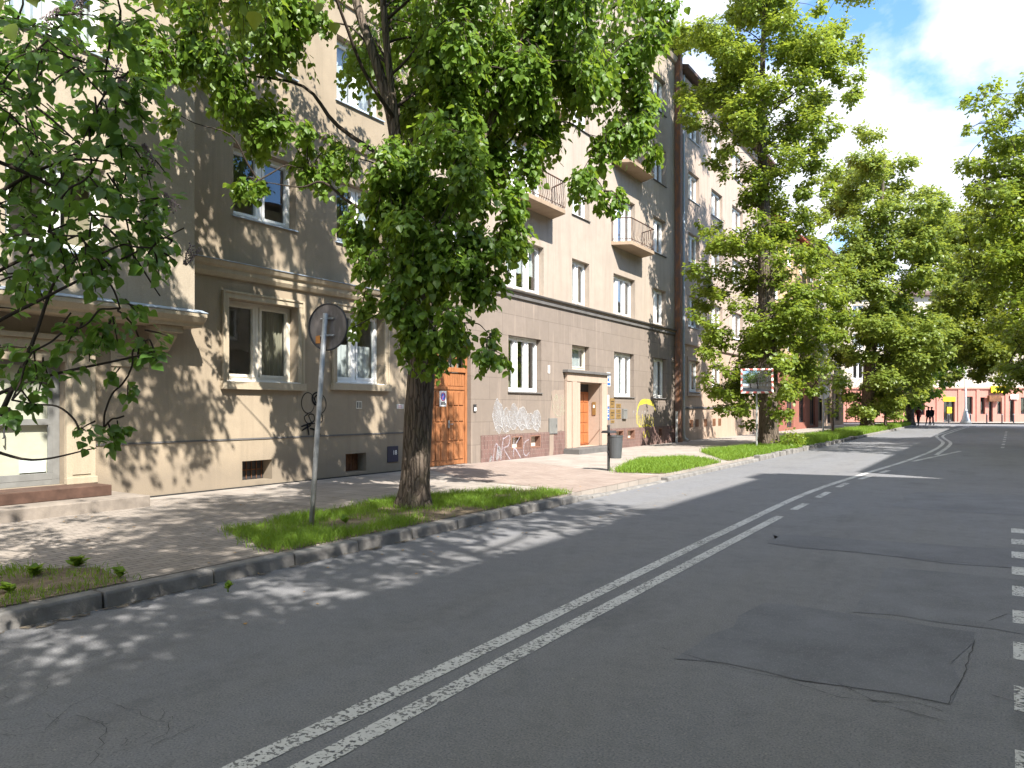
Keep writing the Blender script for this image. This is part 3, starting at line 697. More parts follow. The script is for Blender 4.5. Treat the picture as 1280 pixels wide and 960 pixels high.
# portal
p = MB()
for (a, b_, t) in ((21.07, 21.40, .10), (21.402, 21.7, .14), (21.702, 21.998, .10), (23.622, 24.06, .12)): p.box(.002, t, a, b_, .305, 2.5)
p.box(.002, .12, 21.07, 24.06, 2.502, 2.79); pj = p
po = B.part(p, 'portal_surround', M['portal'], bevel=.01)
q = MB(); q.box(.002, .20, 20.95, 24.2, 2.792, 2.88); B.part(q, 'portal_slab', M['slabc'], bevel=.006)
q = MB(); q.quad((0, 22.002, .3), (0, 22.002, 2.478), (-.46, 22.002, 2.478), (-.46, 22.002, .3)); q.quad((0, 23.618, 2.478), (0, 23.618, .3), (-.46, 23.618, .3), (-.46, 23.618, 2.478)); q.quad((0, 22, 2.476), (0, 23.62, 2.476), (-.46, 23.62, 2.476), (-.46, 22, 2.476)); q.quad((0, 22, .302), (0, 23.62, .302), (-.46, 23.62, .302), (-.46, 22, .302))
B.part(q, 'portal_reveal', M['portal'])
q = MB(); q.box(.002, .62, 20.95, 24.12, .1, .30); B.part(q, 'door_step', M['slabc'], bevel=.012)
dm = MB(); x = -.43; dm.box(x-.05, x, 22.0, 23.62, .304, 2.2)
for i in range(5):
    for a, b_ in ((22.08, 22.42), (22.46, 22.78), (22.86, 23.18), (23.22, 23.54)): dm.box(x, x+.018, a, b_, .40+i*.36, .40+i*.36+.29)
do = B.part(dm, 'entrance_door', M['door'], bevel=.006)
q = MB(); q.tube([(x+.0, 22.9, 1.28), (x+.06, 22.9, 1.28), (x+.06, 22.9, 1.48), (x, 22.9, 1.48)], .012, 6); B.part(q, 'handle', M['brass'], do)
q = MB(); q.box(x-.03, x-.005, 22.0, 23.62, 2.205, 2.476); B.part(q, 'door_transom', M['dark'])
# gate
gm = MB(); x = -.13
gm.box(x-.06, x, 14.2, 14.29, .13, 3.28); gm.box(x-.06, x+.02, 15.82, 15.91, .13, 3.28); gm.box(x-.06, x+.05, 14.29, 15.82, 2.56, 2.68); gm.box(x-.06, x+.01, 14.29, 15.82, 3.2, 3.28)
for yy in (14.66, 15.02, 15.4): gm.box(x-.05, x+.012, yy, yy+.05, 2.68, 3.2)
go_ = B.part(gm, 'gate_frame', M['gate'], bevel=.006)
for (a, b_) in ((14.295, 15.04), (15.046, 15.815)):
    l = MB(); l.box(x-.05, x-.01, a, b_, .14, 2.55)
    l.box(x-.01, x+.012, a+.01, b_-.01, 2.10, 2.18)
    c3 = (b_-a-.1)/3
    for i in range(3):
        for (z0, z1) in ((.28, .72), (.78, 1.22), (1.28, 1.66), (1.70, 2.04)): l.box(x-.01, x+.016, a+.05+c3*i+.02, a+.05+c3*(i+1)-.02, z0, z1)
    for i in range(7): l.box(x-.01, x+.006, a+.04+i*(b_-a-.08)/7+.006, a+.04+(i+1)*(b_-a-.08)/7-.006, 2.2, 2.53)
    lf = B.part(l, 'gate_leaf', M['gate'], bevel=.005)
    hd = MB(); yy = 15.12 if a > 15 else 14.96
    if a > 15: hd.tube([(x+.01, yy, 1.2), (x+.06, yy, 1.2), (x+.06, yy+.11, 1.2)], .013, 6); hd.box(x+.0, x+.018, yy-.03, yy+.03, 1.1, 1.3); B.part(hd, 'handle', M['steel'], lf)
p = MB(); p.quad((x-.03, 14.29, 2.68), (x-.03, 15.82, 2.68), (x-.03, 15.82, 3.2), (x-.03, 14.29, 3.2)); B.part(p, 'transom_pane', M['glass'], go_)
p = MB(); p.box(x-.3, x-.28, 14.2, 15.9, .13, 3.28); B.part(p, 'passage_wall', M['room'])
# balconies
def balcony(B, yc, zt, plants):
    y0, y1, dp, ch, th = yc-1.42, yc+1.42, .68, .32, .13
    s = MB(); s.prism([(.002, y0), (dp-.02, y0+ch), (dp, y0+ch+.08), (dp, y1-ch-.08), (dp-.02, y1-ch), (.002, y1)], zt-th, zt)
    so = B.part(s, 'balcony', M['conc'], bevel=.01)
    r = MB(); path = spline([(.03, y0+.05), (dp-.10, y0+ch+.02), (dp-.04, y0+ch+.16), (dp-.04, y1-ch-.16), (dp-.10, y1-ch-.02), (.03, y1-.05)], 7)
    path = [np.array(p) for p in path]; H = .86
    r.tube([(p[0], p[1], zt+H) for p in path], .022, 6); r.tube([(p[0], p[1], zt+.09) for p in path], .012, 6)
    seg = [0]
    for a, b_ in zip(path[:-1], path[1:]): seg.append(seg[-1]+np.linalg.norm(b_-a))
    n = int(seg[-1]/.125)
    for i in range(n+1):
        t = seg[-1]*i/n; j = min(int(np.searchsorted(seg, t, 'right'))-1, len(path)-2); f = (t-seg[j])/(seg[j+1]-seg[j]+1e-9); p = path[j]+(path[j+1]-path[j])*f
        q = path[min(j+1, len(path)-1)]-path[j]; nn = np.array((q[1], -q[0])); nn = nn/(np.linalg.norm(nn)+1e-9)
        r.tube([(p[0]+nn[0]*o_, p[1]+nn[1]*o_, zt+z_) for z_, o_ in ((.0, -.02), (.10, .02), (.24, .055), (.42, .02), (H, 0))], .0075 if i % 7 else .012, 5)
    B.part(r, 'railing', M['iron'], so)
    return so
for zt in (7.74, 10.75): balcony(B, 18.85, zt, 0); balcony(B, 26.0, zt, 0)
# pipes at the joint with the next building
p = MB(); p.box(.004, .27, 31.02, 31.33, .1, 17.25); pp = B.part(p, 'pipe_casing', M['rustpipe'], bevel=.03)
p = MB(); p.tube([(.14, 30.9, .12), (.14, 30.9, 1.5)], .06, 10); B.part(p, 'drain_stub', M['cast'])
# graffiti on B
gs = MB(); gw = MB()
blobs = [(16.95, 17.5, .92, 1.86), (17.4, 17.85, .9, 1.6), (17.75, 18.3, .96, 1.72), (18.2, 18.75, .92, 1.66), (18.68, 19.15, .95, 1.5), (19.05, 19.55, .92, 1.55)]
for i, (a, b_, c, d_) in enumerate(blobs):
    cy, cz = (a+b_)/2, (c+d_)/2; n = 14
    ring = [(cy+(b_-a)/2*1.05*math.cos(t)*random.uniform(.8, 1.1), cz+(d_-c)/2*math.sin(t)*random.uniform(.8, 1.1)) for t in np.linspace(0, 6.28, n, endpoint=False)]
    gs.add([(.004+.0006*i, *q) for q in ring], [tuple(range(n))])
    ribbon(gw, ring+ring[:2], .03, .011+.0007*i, 4, False)
    ribbon(gw, [(cy-.15, c+.12), (cy-.02, d_-.2), (cy+.1, cz), (cy+.2, c+.2)], .025, .016+.0006*i, 5)
    ribbon(gw, [(a, c+.05), (cy, c+.22), (b_, c+.08)], .03, .021+.0006*i, 5)
tag(B.part(gs, 'graffiti', M['spray_s']), 'silver fill of a large bubble letter tag'); tag(B.part(gw, 'graffiti', M['spray_w']), 'white outlines of the large bubble letter tag')
gr = MB(); X0 = .041
ribbon(gr, [(16.9, .12), (17.0, .55), (17.12, .58), (17.18, .2)], .05, X0); ribbon(gr, [(17.3, .15), (17.42, .78)], .05, X0+.001); ribbon(gr, [(17.4, .74), (17.75, .82), (17.68, .55), (17.45, .48), (17.6, .3), (17.8, .12)], .045, X0+.002)
ribbon(gr, [(17.98, .8), (17.95, .2)], .05, X0+.003); ribbon(gr, [(18.3, .78), (18.0, .48), (18.1, .4), (18.35, .15)], .05, X0+.004); ribbon(gr, [(18.8, .68), (18.55, .58), (18.5, .3), (18.65, .2), (18.82, .3)], .04, X0+.005)
tag(B.part(gr, 'graffiti', M['spray_v']), 'pale letters R K G sprayed over the tiled plinth')
gk = MB(); ribbon(gk, [(17.1, .15), (17.2, .5), (17.3, .2)], .13, X0-.002); ribbon(gk, [(16.75, .1), (16.85, .3)], .1, X0-.003); B.part(gk, 'graffiti', M['spray_s'])
gg = MB()
for i in range(9): ribbon(gg, [(20.25+i*.1, 1.35+random.random()*.2), (20.3+i*.1+random.uniform(-.1, .1), 1.75), (20.2+i*.1+random.uniform(-.1, .2), 2.08)], .035, .005+.0008*i, 5)
ribbon(gg, [(20.7+.42*math.cos(t), 1.72+.36*math.sin(t)) for t in np.linspace(0, 6, 10)], .03, .014)
tag(B.part(gg, 'graffiti', M['spray_g']), 'pale green scribble tag beside the portal')
gp = MB(); gp.add([(.005, *q) for q in ragged([(20.12, .9), (21.0, .88), (21.02, 2.2), (20.2, 2.15)], 4, .05)], [tuple(range(16))])
gp.add([(.039, *q) for q in ragged([(20.0, .12), (20.28, .12), (20.32, .85), (20.05, .85)], 4, .03)], [tuple(range(16))]); B.part(gp, 'paint_patch', m_plaster('patch_paint', (.30, .24, .195), .1))
gy = MB(); ribbon(gy, [(26.95, 1.0), (26.95, 1.5), (27.3, 1.88), (27.9, 1.95), (28.5, 1.85), (28.85, 1.5)], .10, .005); ribbon(gy, [(27.2, 1.78), (27.8, 1.86), (28.6, 1.75)], .13, .006)
for i in range(9): ribbon(gy, [(27.1+i*.18, 1.25+random.uniform(-.1, .25)), (27.15+i*.18, .95), (27.12+i*.18+random.uniform(-.05, .05), .72+random.uniform(-.16, .15))], .055, .007+.0005*i, 5)
ribbon(gy, [(27.0, 1.0), (27.4, .85), (27.9, .95), (28.5, .82)], .06, .013); ribbon(gy, [(27.5, .7), (27.6, .45), (27.9, .72), (28.1, .45)], .07, .042)
tag(B.part(gy, 'graffiti', M['spray_y']), 'bright yellow arched spray tag under the window')
gt = MB()
for i in range(6): ribbon(gt, [(26.5+i*.28, 1.32+.02*(i % 2)), (26.58+i*.28, 1.52), (26.68+i*.28, 1.36+.06*(i % 3))], .035, .014+.0006*i, 4)
B.part(gt, 'graffiti', M['spray_w'])

# ---------------- generic street building
def street_building(name, label, loc, rz, y0, y1, H, floors, cols, mats, ground=None, ztop_ground=4.6, trim=True, roofm='roof', shop=None, door=None, rec=.18, sash=2):
    oy = (y0+y1)/2; Bb = Bld(name, label, loc, rz, oy)
    hs = [(a, b_, lo, hi) for lo, hi in floors for a, b_ in cols]
    gh = list(shop or [])
    w = MB(); wall_panel(w, 0, y0, y1, ztop_ground, H, [h for h in hs if h[2] > ztop_ground], rec); Bb.part(w, 'wall', mats[0])
    w = MB(); lowh = [h for h in hs if h[2] < ztop_ground]+gh; wall_panel(w, 0, y0, y1, .1, ztop_ground-.004, lowh, rec); Bb.part(w, 'ground_floor_wall', mats[1])
    shell(Bb, y0, y1, H, 9, mats[0]); interior(Bb, y0, y1, [.2, ztop_ground-.2]+[f[0]-.8 for f in floors if f[0] > ztop_ground+2]+[H-.2])
    for h in hs: window(Bb, 0, *h, sash, rec, rnd_cur(.45), 'white', sill='z')
    for h in gh: window(Bb, 0, *h, 2, rec, None, 'dark')
    moulding(Bb, [(.002, ztop_ground-.08), (.10, ztop_ground-.05), (.10, ztop_ground+.06), (.002, ztop_ground+.09)], y0, y1, 'string_course', mats[0])
    moulding(Bb, [(0, H+.002), (.5, H+.06), (.5, H+.2), (-4.5, H+1.7), (-9.2, H+.1), (-9.2, H+.002)], y0, y1, 'roof', M[roofm])
    moulding(Bb, [(.002, H-.4), (.12, H-.35), (.2, H-.15), (.002, H-.1)], y0, y1, 'cornice', mats[0])
    return Bb
Cb = street_building('peach_building', 'pale peach apartment building with grey pipe and plain windows beyond the balcony building', (XF, 39.46, 0), 0, 31.42, 47.5, 16.6,
    [(2.4, 3.85), (5.4, 6.85), (8.4, 9.75), (11.3, 12.6), (14.1, 15.6)], [(32.8, 34.3), (36.1, 37.9), (39.6, 41.6), (43.6, 45.4)], (M['plC2'], M['plC']), rec=.2)
moulding(Cb, [(.002, 1.6), (.05, 1.61), (.05, 1.68), (.002, 1.70)], 31.9, 47.5, 'plinth_ledge', M['slabc'])
for a, b_ in ((32.8, 34.3), (36.1, 37.9), (39.6, 41.6), (43.6, 45.4)):
    s = MB(); z0, z1, wd = 2.4, 3.85, .16
    s.box(.002, .04, a-wd, a, z0-.1, z1+wd); s.box(.002, .04, b_, b_+wd, z0-.1, z1+wd); s.box(.002, .04, a, b_, z1, z1+wd); s.box(.002, .06, a-wd-.02, b_+wd+.02, z0-.2, z0-.1); Cb.part(s, 'window_surround', M['plC2'])
for a in (32.95, 33.75, 35.0, 36.3, 37.2):
    q = MB(); q.box(.002, .02, a, a+.42, .75, 1.1); Cb.part(q, 'cellar_window', M['rustdoor'])
p = MB(); p.tube([(.15, 31.75, 2.0), (.15, 31.75, 16.5)], .06, 10); zp = Cb.part(p, 'downpipe', M['zinc'])
p = MB(); p.tube([(.15, 31.78, .35), (.15, 31.75, 2.0)], .065, 10); p.tube([(.15, 31.78, .4), (.2, 31.8, .25), (.34, 31.8, .17)], .075, 10); Cb.part(p, 'downpipe_foot', M['cast'])
street_building('red_ground_floor_building', 'cream apartment building with brick red ground floor behind the street trees', (XF, 55.275, 0), 0, 47.55, 63.0, 13.6,
    [(5.6, 7.1), (8.7, 10.2), (11.4, 12.9)], [(48.6, 50.2), (52.4, 54.0), (56.2, 57.8), (60.0, 61.6)], (M['plE'], M['plD']), roofm='roofred', shop=[(48.4, 50.4, .6, 3.2), (52.2, 54.2, .3, 3.2), (56, 58, .6, 3.2), (59.8, 61.8, .3, 3.2)])
street_building('cream_corner_building', 'cream plastered corner building near the end of the street', (XF-.2, 69.675, 0), 0, 63.05, 76.3, 15.0,
    [(5.6, 7.1), (8.7, 10.2), (11.8, 13.3)], [(64.4, 66.0), (68.2, 69.8), (72.2, 73.8)], (M['plF2'], M['plC']), shop=[(64.2, 66.2, .5, 3.2), (68, 70, .3, 3.2), (72, 74, .5, 3.2)])
# far building closing the street, parallel to the picture plane
DF = 84.0
def farloc(px, d=DF): r = (px-640)/F; return (d*(-S_+r*C_), d*(C_+r*S_))
fl = lambda px: (px-1180)/F*DF
fx, fy = farloc(1180)
FB = Bld('rose_shop_building', 'rose pink and cream corner building with ground floor shops closing the street', (fx, fy, 0), -(math.pi/2-TH), 0)
y0, y1 = -16, 26; gz = 3.9
shops = [(fl(1104), fl(1118), .9, 3.0), (fl(1144), fl(1156), .9, 3.1), (fl(1179.5), fl(1193.5), .12, 2.9), (fl(1208), fl(1216), 1.0, 3.0), (fl(1225.5), fl(1231.5), 1.0, 2.9), (fl(1236), fl(1241), .12, 2.6), (fl(1246.5), fl(1252.5), 1.0, 2.9), (fl(1262), fl(1268), .12, 2.6), (fl(1276), fl(1284), 1.0, 2.9), (fl(1296), fl(1308), .9, 2.9), (fl(1330), fl(1345), .9, 2.9), (fl(1365), fl(1380), .9, 2.9)]
uppers = []
for lo, hi in ((5.0, 6.9), (8.4, 10.2), (11.7, 13.4)):
    px = 1066
    while px < 1420: uppers.append((fl(px), fl(px)+1.25, lo, hi)); px += 31
w = MB(); wall_panel(w, 0, y0, y1, .1, gz, shops, .3); FB.part(w, 'ground_floor_wall', M['plF'])
w = MB(); wall_panel(w, 0, y0, y1, gz+.004, 14.4, uppers, .2); FB.part(w, 'wall', M['plF2'])
shell(FB, y0, y1, 14.4, 12, M['plF2']); interior(FB, y0, y1, [.2, gz-.1, 7.4, 10.8, 14.2])
for h in shops: window(FB, 0, *h, 1 if h[1]-h[0] < .9 else 2, .28, None, 'dark')
for h in uppers: window(FB, 0, *h, 2, .2, rnd_cur(.5), 'white', sill='w')
moulding(FB, [(.002, gz-.1), (.16, gz-.05), (.16, gz+.1), (.002, gz+.15)], y0, y1, 'string_course', M['plF'])
moulding(FB, [(0, 14.402), (.6, 14.5), (.6, 14.7), (-6, 16.4), (-12.3, 14.5), (-12.3, 14.402)], y0, y1, 'roof', M['roof'])
for px in (1060, 1172, 1199, 1222, 1258, 1290): q = MB(); q.box(.002, .10, fl(px)-.18, fl(px)+.18, .1, gz-.1); FB.part(q, 'pilaster', M['plF'])
q = MB(); q.box(.003, .06, fl(1179), fl(1194), 2.45, 2.95); FB.part(q, 'shop_fascia', M['yellow'])
q = MB(); q.box(-.2, -.18, fl(1185), fl(1191), 1.1, 1.8); FB.part(q, 'window_poster', M['yellow'])
# things on the far facade
def farbox(name, label, cat, px0, px1, py0, py1, x0, x1, mat, extra=None):
    z1 = EYE+(HY-py0)/F*DF; z0 = EYE+(HY-py1)/F*DF
    c, s = math.cos(-(math.pi/2-TH)), math.sin(-(math.pi/2-TH)); yc = fl((px0+px1)/2)
    e = empty(name, (fx-s*yc, fy+c*yc, z0), -(math.pi/2-TH)); tag(e, label, cat)
    h = (fl(px1)-fl(px0))/2; mb = MB(); mb.box(x0, x1, -h, h, 0, z1-z0); mb.build('panel', mat, e, bevel=.02)
    mb = MB(); mb.box(.0, x0+.001, -h*.1, h*.1, (z1-z0)*.4, (z1-z0)*.6); mb.build('bracket', M['dark'], e)
    return e, h, z1-z0
e, h, hz = farbox('shop_sign', 'bright yellow shop sign board on the upper wall of the rose building', 'sign', 1237, 1256, 482.5, 491, .18, .32, M['yellow'])
mb = MB(); mb.box(.322, .328, -h*.6, -h*.05, hz*.3, hz*.7); mb.box(.322, .328, h*.3, h*.75, hz*.25, hz*.5); mb.build('emblem', m_plain('sign_green', (.25, .35, .05), .5, .3), e)
farbox('hanging_shop_sign', 'dark hanging sign over the narrow shop door, below the yellow board', 'sign', 1232.5, 1247.5, 494.5, 502, .2, .6, M['rustdoor'])
farbox('white_shop_sign', 'small white sign over the rightmost shop door', 'sign', 1262, 1272, 493, 499, .12, .2, M['paper'])

# buildings on the shadow side of the street
colsR = [(-11.2+i*3.1, -9.7+i*3.1) for i in range(12)]
Rb = street_building('opposite_building', 'warm grey apartment building across the road from the balcony building', (8.1, -6.3, 0), math.pi, -18.7, 18.7, 14.0,
    [(1.9, 3.6), (5.1, 6.7), (8.1, 9.7), (11.1, 12.7)], [(-17.5+i*3.1, -16.0+i*3.1) for i in range(12)], (M['plR'], M['plR']))
q = MB(); q.box(-2.2, -.9, -17.6, -16.2, 13.9, 16.2); Rb.part(q, 'chimney', M['plD'])
q = MB(); q.box(-3.0, -1.8, -6, -5, 13.9, 16.6); Rb.part(q, 'chimney', M['plD'])
street_building('lower_opposite_building', 'lower warm grey house row on the shaded side of the street', (8.1, 45.2, 0), math.pi, -30.5, 30.5, 12.1,
    [(1.9, 3.6), (5.1, 6.7), (8.1, 9.7)], [(-28.9+i*4.2, -27.3+i*4.2) for i in range(14)], (M['plF2'], M['plR']))

# ------------------------------------------------------------------ WALL THINGS (signs, plates)
def plate(name, label, cat, y0, y1, z0, z1, mat, t=.015, x=XF+.002, group=None, bars=None, bm='ink'):
    e = empty(name, (x, (y0+y1)/2, z0)); tag(e, label, cat, group); h = (y1-y0)/2
    mb = MB(); mb.box(0, t, -h, h, 0, z1-z0); mb.build('panel', mat, e, bevel=.004)
    if bars:
        mb = MB()
        for (a, b_, c, d_) in bars: mb.box(t+.001, t+.003, -h+a*2*h, -h+b_*2*h, c*(z1-z0), d_*(z1-z0))
        mb.build('lettering', M[bm], e)
    return e
def text(body, size, parent, loc, mat):
    cu = bpy.data.curves.new('digits', 'FONT'); cu.body = body; cu.size = size; cu.extrude = .002; cu.align_x = 'CENTER'
    o = bpy.data.objects.new('digits', cu); COL.objects.link(o); o.parent = parent; o.location = loc; o.rotation_euler = (R(90), 0, R(90)); cu.materials.append(mat); dg = bpy.context.evaluated_depsgraph_get(); me = bpy.data.meshes.new_from_object(o.evaluated_get(dg)); bpy.data.objects.remove(o); o = bpy.data.objects.new('digits', me); COL.objects.link(o); o.parent = parent; o.location = loc; o.rotation_euler = (R(90), 0, R(90)); return o
nb = plate('number_board', 'dark navy board with white number 18 low on grey wall', 'sign', 12.66, 13.02, .36, .73, M['navy'], .02)
text('18', .15, nb, (.022, .06, .17), M['paper'])
plate('wall_plate', 'small pale plate on grey wall near the tree trunk', 'sign', 12.98, 13.22, 1.60, 1.71, M['reveal'], .01, bars=[(.2, .8, .3, .4), (.2, .7, .6, .7)], bm='redink')
plate('marble_plaque', 'cream engraved plaque on grey wall under the oriel bay', 'plaque', 6.29, 6.92, 2.28, 2.62, M['trimA'], .02, bars=[(.12, .9, .75, .79), (.1, .8, .6, .64), (.15, .85, .45, .49), (.1, .7, .3, .34)], bm='step')
e = plate('no_parking_poster', 'white no parking poster on the left leaf of the orange wooden gate', 'sign', 14.72, 15.0, 1.66, 2.06, M['paper'], .008, XF-.113, bars=[(.15, .9, .12, .2), (.2, .8, .24, .29)], bm='ink')
mb = MB(); mb.tube([(.010+.001*0, .085*math.cos(t), .25+.1*math.sin(t)) for t in np.linspace(0, 6.2832, 20)], .012, 5); mb.tube([(.010, -.06, .18), (.010, .06, .32)], .01, 5); mb.build('ring', M['redink'], e)
mb = MB(); mb.disc((.009, 0, .25), (1, 0, 0), .082, .004, 20); mb.build('symbol', M['blue'], e)
ic = plate('intercom', 'small white and dark intercom beside the orange wooden gate', 'intercom', 16.02, 16.14, 1.52, 1.72, M['dark'], .03)
mb = MB(); mb.box(.031, .036, -.04, .04, .02, .12); mb.build('call_panel', M['paper'], ic)
plate('meter_box', 'dark grey meter box on the pale patch beside the portal', 'box', 20.03, 20.52, .80, 1.30, M['grey'], .05, XF+.006, bars=[(.05, .95, .02, .04), (.85, .9, .4, .6)])
plate('white_wall_label', 'small white label on stone wall right of the three sash window', 'sign', 20.0, 20.12, 2.72, 2.97, M['paper'], .01)
np_ = plate('house_number_plate', 'pale blue and white house number plate by the portal slab', 'sign', 24.22, 24.5, 2.42, 2.92, M['paper'], .015, bars=[(.1, .9, .06, .26), (.3, .7, .36, .6), (.3, .7, .68, .92)], bm='blue')
plate('white_notice', 'tall white notice beside the portal above the blue sign', 'sign', 24.12, 24.4, 1.70, 2.10, M['paper'], .012)
plate('blue_sign', 'blue office sign with white lines beside the portal', 'sign', 24.12, 24.4, 1.20, 1.67, M['blue'], .015, bars=[(.12, .88, .78, .84), (.12, .7, .62, .68), (.12, .88, .42, .52), (.12, .8, .15, .22)], bm='paper')
for lab, a, b_, c, d_ in (('upper left tall brass plate beside the blue sign', 24.5, 24.87, 1.64, 1.99), ('small brass plate at the top right of the cluster', 25.02, 25.42, 1.64, 1.79), ('lower left tall brass plate next to the blue sign', 24.5, 24.87, 1.23, 1.58), ('thin brass plate right of the lower left one', 25.02, 25.42, 1.44, 1.58), ('brass plate beside the grey mailbox, lowest on the right', 25.02, 25.42, 1.23, 1.41), ('smallest brass plate, at the bottom of the cluster', 24.55, 24.85, 1.08, 1.18)):
    plate('brass_plate', lab, 'plaque', a, b_, c, d_, M['brass'], .012, group='brass plates by the entrance', bars=[(.15, .85, .6, .68), (.15, .7, .35, .42)])
plate('grey_mailbox', 'grey mailbox on the stone wall at the right end of the brass plates', 'mailbox', 25.52, 25.86, 1.22, 1.60, M['grey'], .08, bars=[(.15, .85, .8, .84)])
ip = empty('door_intercom', (XF-.2, 23.612, 1.38)); tag(ip, 'brass entry phone panel on the portal reveal beside orange door', 'intercom')
mb = MB(); mb.box(-.07, .07, -.018, 0, 0, .46); mb.build('panel', M['brass'], ip, bevel=.004); mb = MB(); mb.box(-.035, .035, -.022, -.019, .25, .36); mb.build('screen', M['paper'], ip)

# ------------------------------------------------------------------ STREET FURNITURE
# sign seen from behind, leaning
sp = empty('road_sign', (-7.09, 6.29, .13)); tag(sp, 'leaning round traffic sign seen from behind on a grey pole in the grass', 'sign')
top = at(407, 392, depth(-7.09, 6.29)+.02) - np.array((-7.09, 6.29, .13))
mb = MB(); mb.tube([(0, 0, -.15), tuple(top*.5), tuple(top*1.0)], .032, 12); mb.build('pole', M['steel'], sp, smooth=True)
cc = top*.955+np.array((.045, .07, 0)); nrm = np.array((-.18, .98, .02)); cc = top*.94 + np.array((-.30, .45, .0))*.12 + np.array((C_, S_, 0))*.03
mb = MB(); mb.disc(cc, nrm, .29, .012, 40); dk = mb.build('disc', M['signback'], sp)
mb = MB(); u = np.cross(nrm, (0, 0, 1.0)); u /= np.linalg.norm(u)
mb.tube([cc+.29*(u*math.cos(t)+np.array((0, 0, 1.0))*math.sin(t)) - nrm*.012 for t in np.linspace(0, 6.2832, 40)], .011, 6, False); mb.build('rim', M['dark'], sp)
nb2 = nrm/np.linalg.norm(nrm)
for dz in (.10, -.11):
    mb = MB(); c0 = cc+np.array((0, 0, dz))-nb2*.022; mb.tube([c0-u*.10, c0+u*.10], .013, 6); mb.tube([c0-u*.05-nb2*.03, c0-nb2*.075, c0+u*.05-nb2*.03], .008, 5); mb.build('clamp', M['steel'], sp)
mb = MB(); c0 = cc-nb2*.012+u*(-.15)+np.array((0, 0, -.15)); mb.add([c0-u*.035+np.array((0, 0, -.05)), c0+u*.035+np.array((0, 0, -.05)), c0+u*.03+np.array((0, 0, .05)), c0-u*.035+np.array((0, 0, .04))], [(0, 1, 2, 3)]); mb.build('sticker', M['orange'], sp)
# bin on post
bn = empty('litter_bin', (-7.61, 15.86, .13)); tag(bn, 'dark grey litter bin hanging on a short post at the verge edge', 'bin')
mb = MB(); mb.tube([(0, 0, -.1), (0, 0, 1.05)], .032, 12); mb.tube([(0, 0, 1.05), (0, 0, 1.09)], [.04, .03], 12); mb.build('post', M['dark'], bn)
mb = MB(); n = 20; ex, ey = .14*C_, .14*S_; cx, cy = .155*C_+.0, .155*S_
prof = [(.15, .30), (.155, .31), (.19, .80), (.20, .81), (.20, .84), (.185, .84), (.15, .34)]
vs = []; fs = []
for j, (r_, z_) in enumerate(prof):
    for k in range(n): a = 2*math.pi*k/n; vs.append((cx+r_*math.cos(a)*.95, cy+r_*math.sin(a)*.95, z_))
for j in range(len(prof)-1):
    for k in range(n): fs.append((j*n+k, j*n+(k+1) % n, (j+1)*n+(k+1) % n, (j+1)*n+k))
fs += [tuple(range(n))[::-1], tuple(range((len(prof)-1)*n, len(prof)*n))]
mb.add(vs, fs); mb.build('bucket', M['grey'] if False else m_plain('bin_grey', (.075, .08, .085), .5, .4, .12), bn, smooth=False)
mb = MB(); mb.extrude_y([(-.10, .90), (.16, .90), (.13, .95), (-.06, .96)], -.22, .14); mb.build('hood', M['dark'], bn, bevel=.01)
mb = MB(); mb.box(-.02, .05, -.05, .05, .6, .66); mb.box(-.02, .05, -.05, .05, .42, .47); mb.build('bracket', M['dark'], bn)
# traffic mirror
MX, MY = -7.2, 27.4
mr = empty('traffic_mirror', (MX, MY, .13)); tag(mr, 'rectangular convex traffic mirror with red and white rim on a thin pole', 'traffic mirror')
mb = MB(); mb.tube([(0, 0, -.1), (0, 0, 2.2)], .035, 10); mb.tube([(0, 0, 2.15), (.0, 0, 2.85)], .03, 10); mb.build('pole', M['steel'], mr)
nx = np.array((.33, -.94, .04)); nx /= np.linalg.norm(nx); ux = np.cross((0, 0, 1.0), nx); ux /= np.linalg.norm(ux); uz = np.cross(nx, ux)
c0 = np.array((.0, 0, 2.48))+nx*.10; hw, hh = .50, .39
def P3(a, b_, c): return tuple(c0+ux*a+uz*b_+nx*c)
mb = MB(); K = 12; vs = [P3(hw*(2*i/K-1), hh*(2*j/K-1), .03-.05*((2*i/K-1)**2+(2*j/K-1)**2)/2) for i in range(K+1) for j in range(K+1)]
mb.add(vs, [(i*(K+1)+j, (i+1)*(K+1)+j, (i+1)*(K+1)+j+1, i*(K+1)+j+1) for i in range(K) for j in range(K)]); mb.build('mirror_face', M['mirror'], mr, smooth=True)
mb = MB(); ring = []; sg = 8
for (ax, ay), (bx_, by_) in (((-1, -1), (1, -1)), ((1, -1), (1, 1)), ((1, 1), (-1, 1)), ((-1, 1), (-1, -1))):
    for i in range(sg): ring.append((ax+(bx_-ax)*i/sg, ay+(by_-ay)*i/sg))
n_ = len(ring); sec = [(1.0, 1.0, .035), (1.0, 1.0, .06), (1.13, 1.16, .05), (1.13, 1.16, -.03)]
vs = [P3(a*hw*k1, b_*hh*k2, c_) for k1, k2, c_ in sec for a, b_ in ring]; mb.v = vs
for j in range(3):
    for i in range(n_): mb.f.append((j*n_+i, j*n_+(i+1) % n_, (j+1)*n_+(i+1) % n_, (j+1)*n_+i)); mb.mi.append(i % 2)
mb.build('rim', [M['white'], M['red']], mr)
mb = MB(); mb.add([P3(-hw*1.1, -hh*1.1, -.05), P3(hw*1.1, -hh*1.1, -.05), P3(hw*1.1, hh*1.1, -.05), P3(-hw*1.1, hh*1.1, -.05)], [(3, 2, 1, 0)]); mb.build('back_plate', M['grey'], mr)
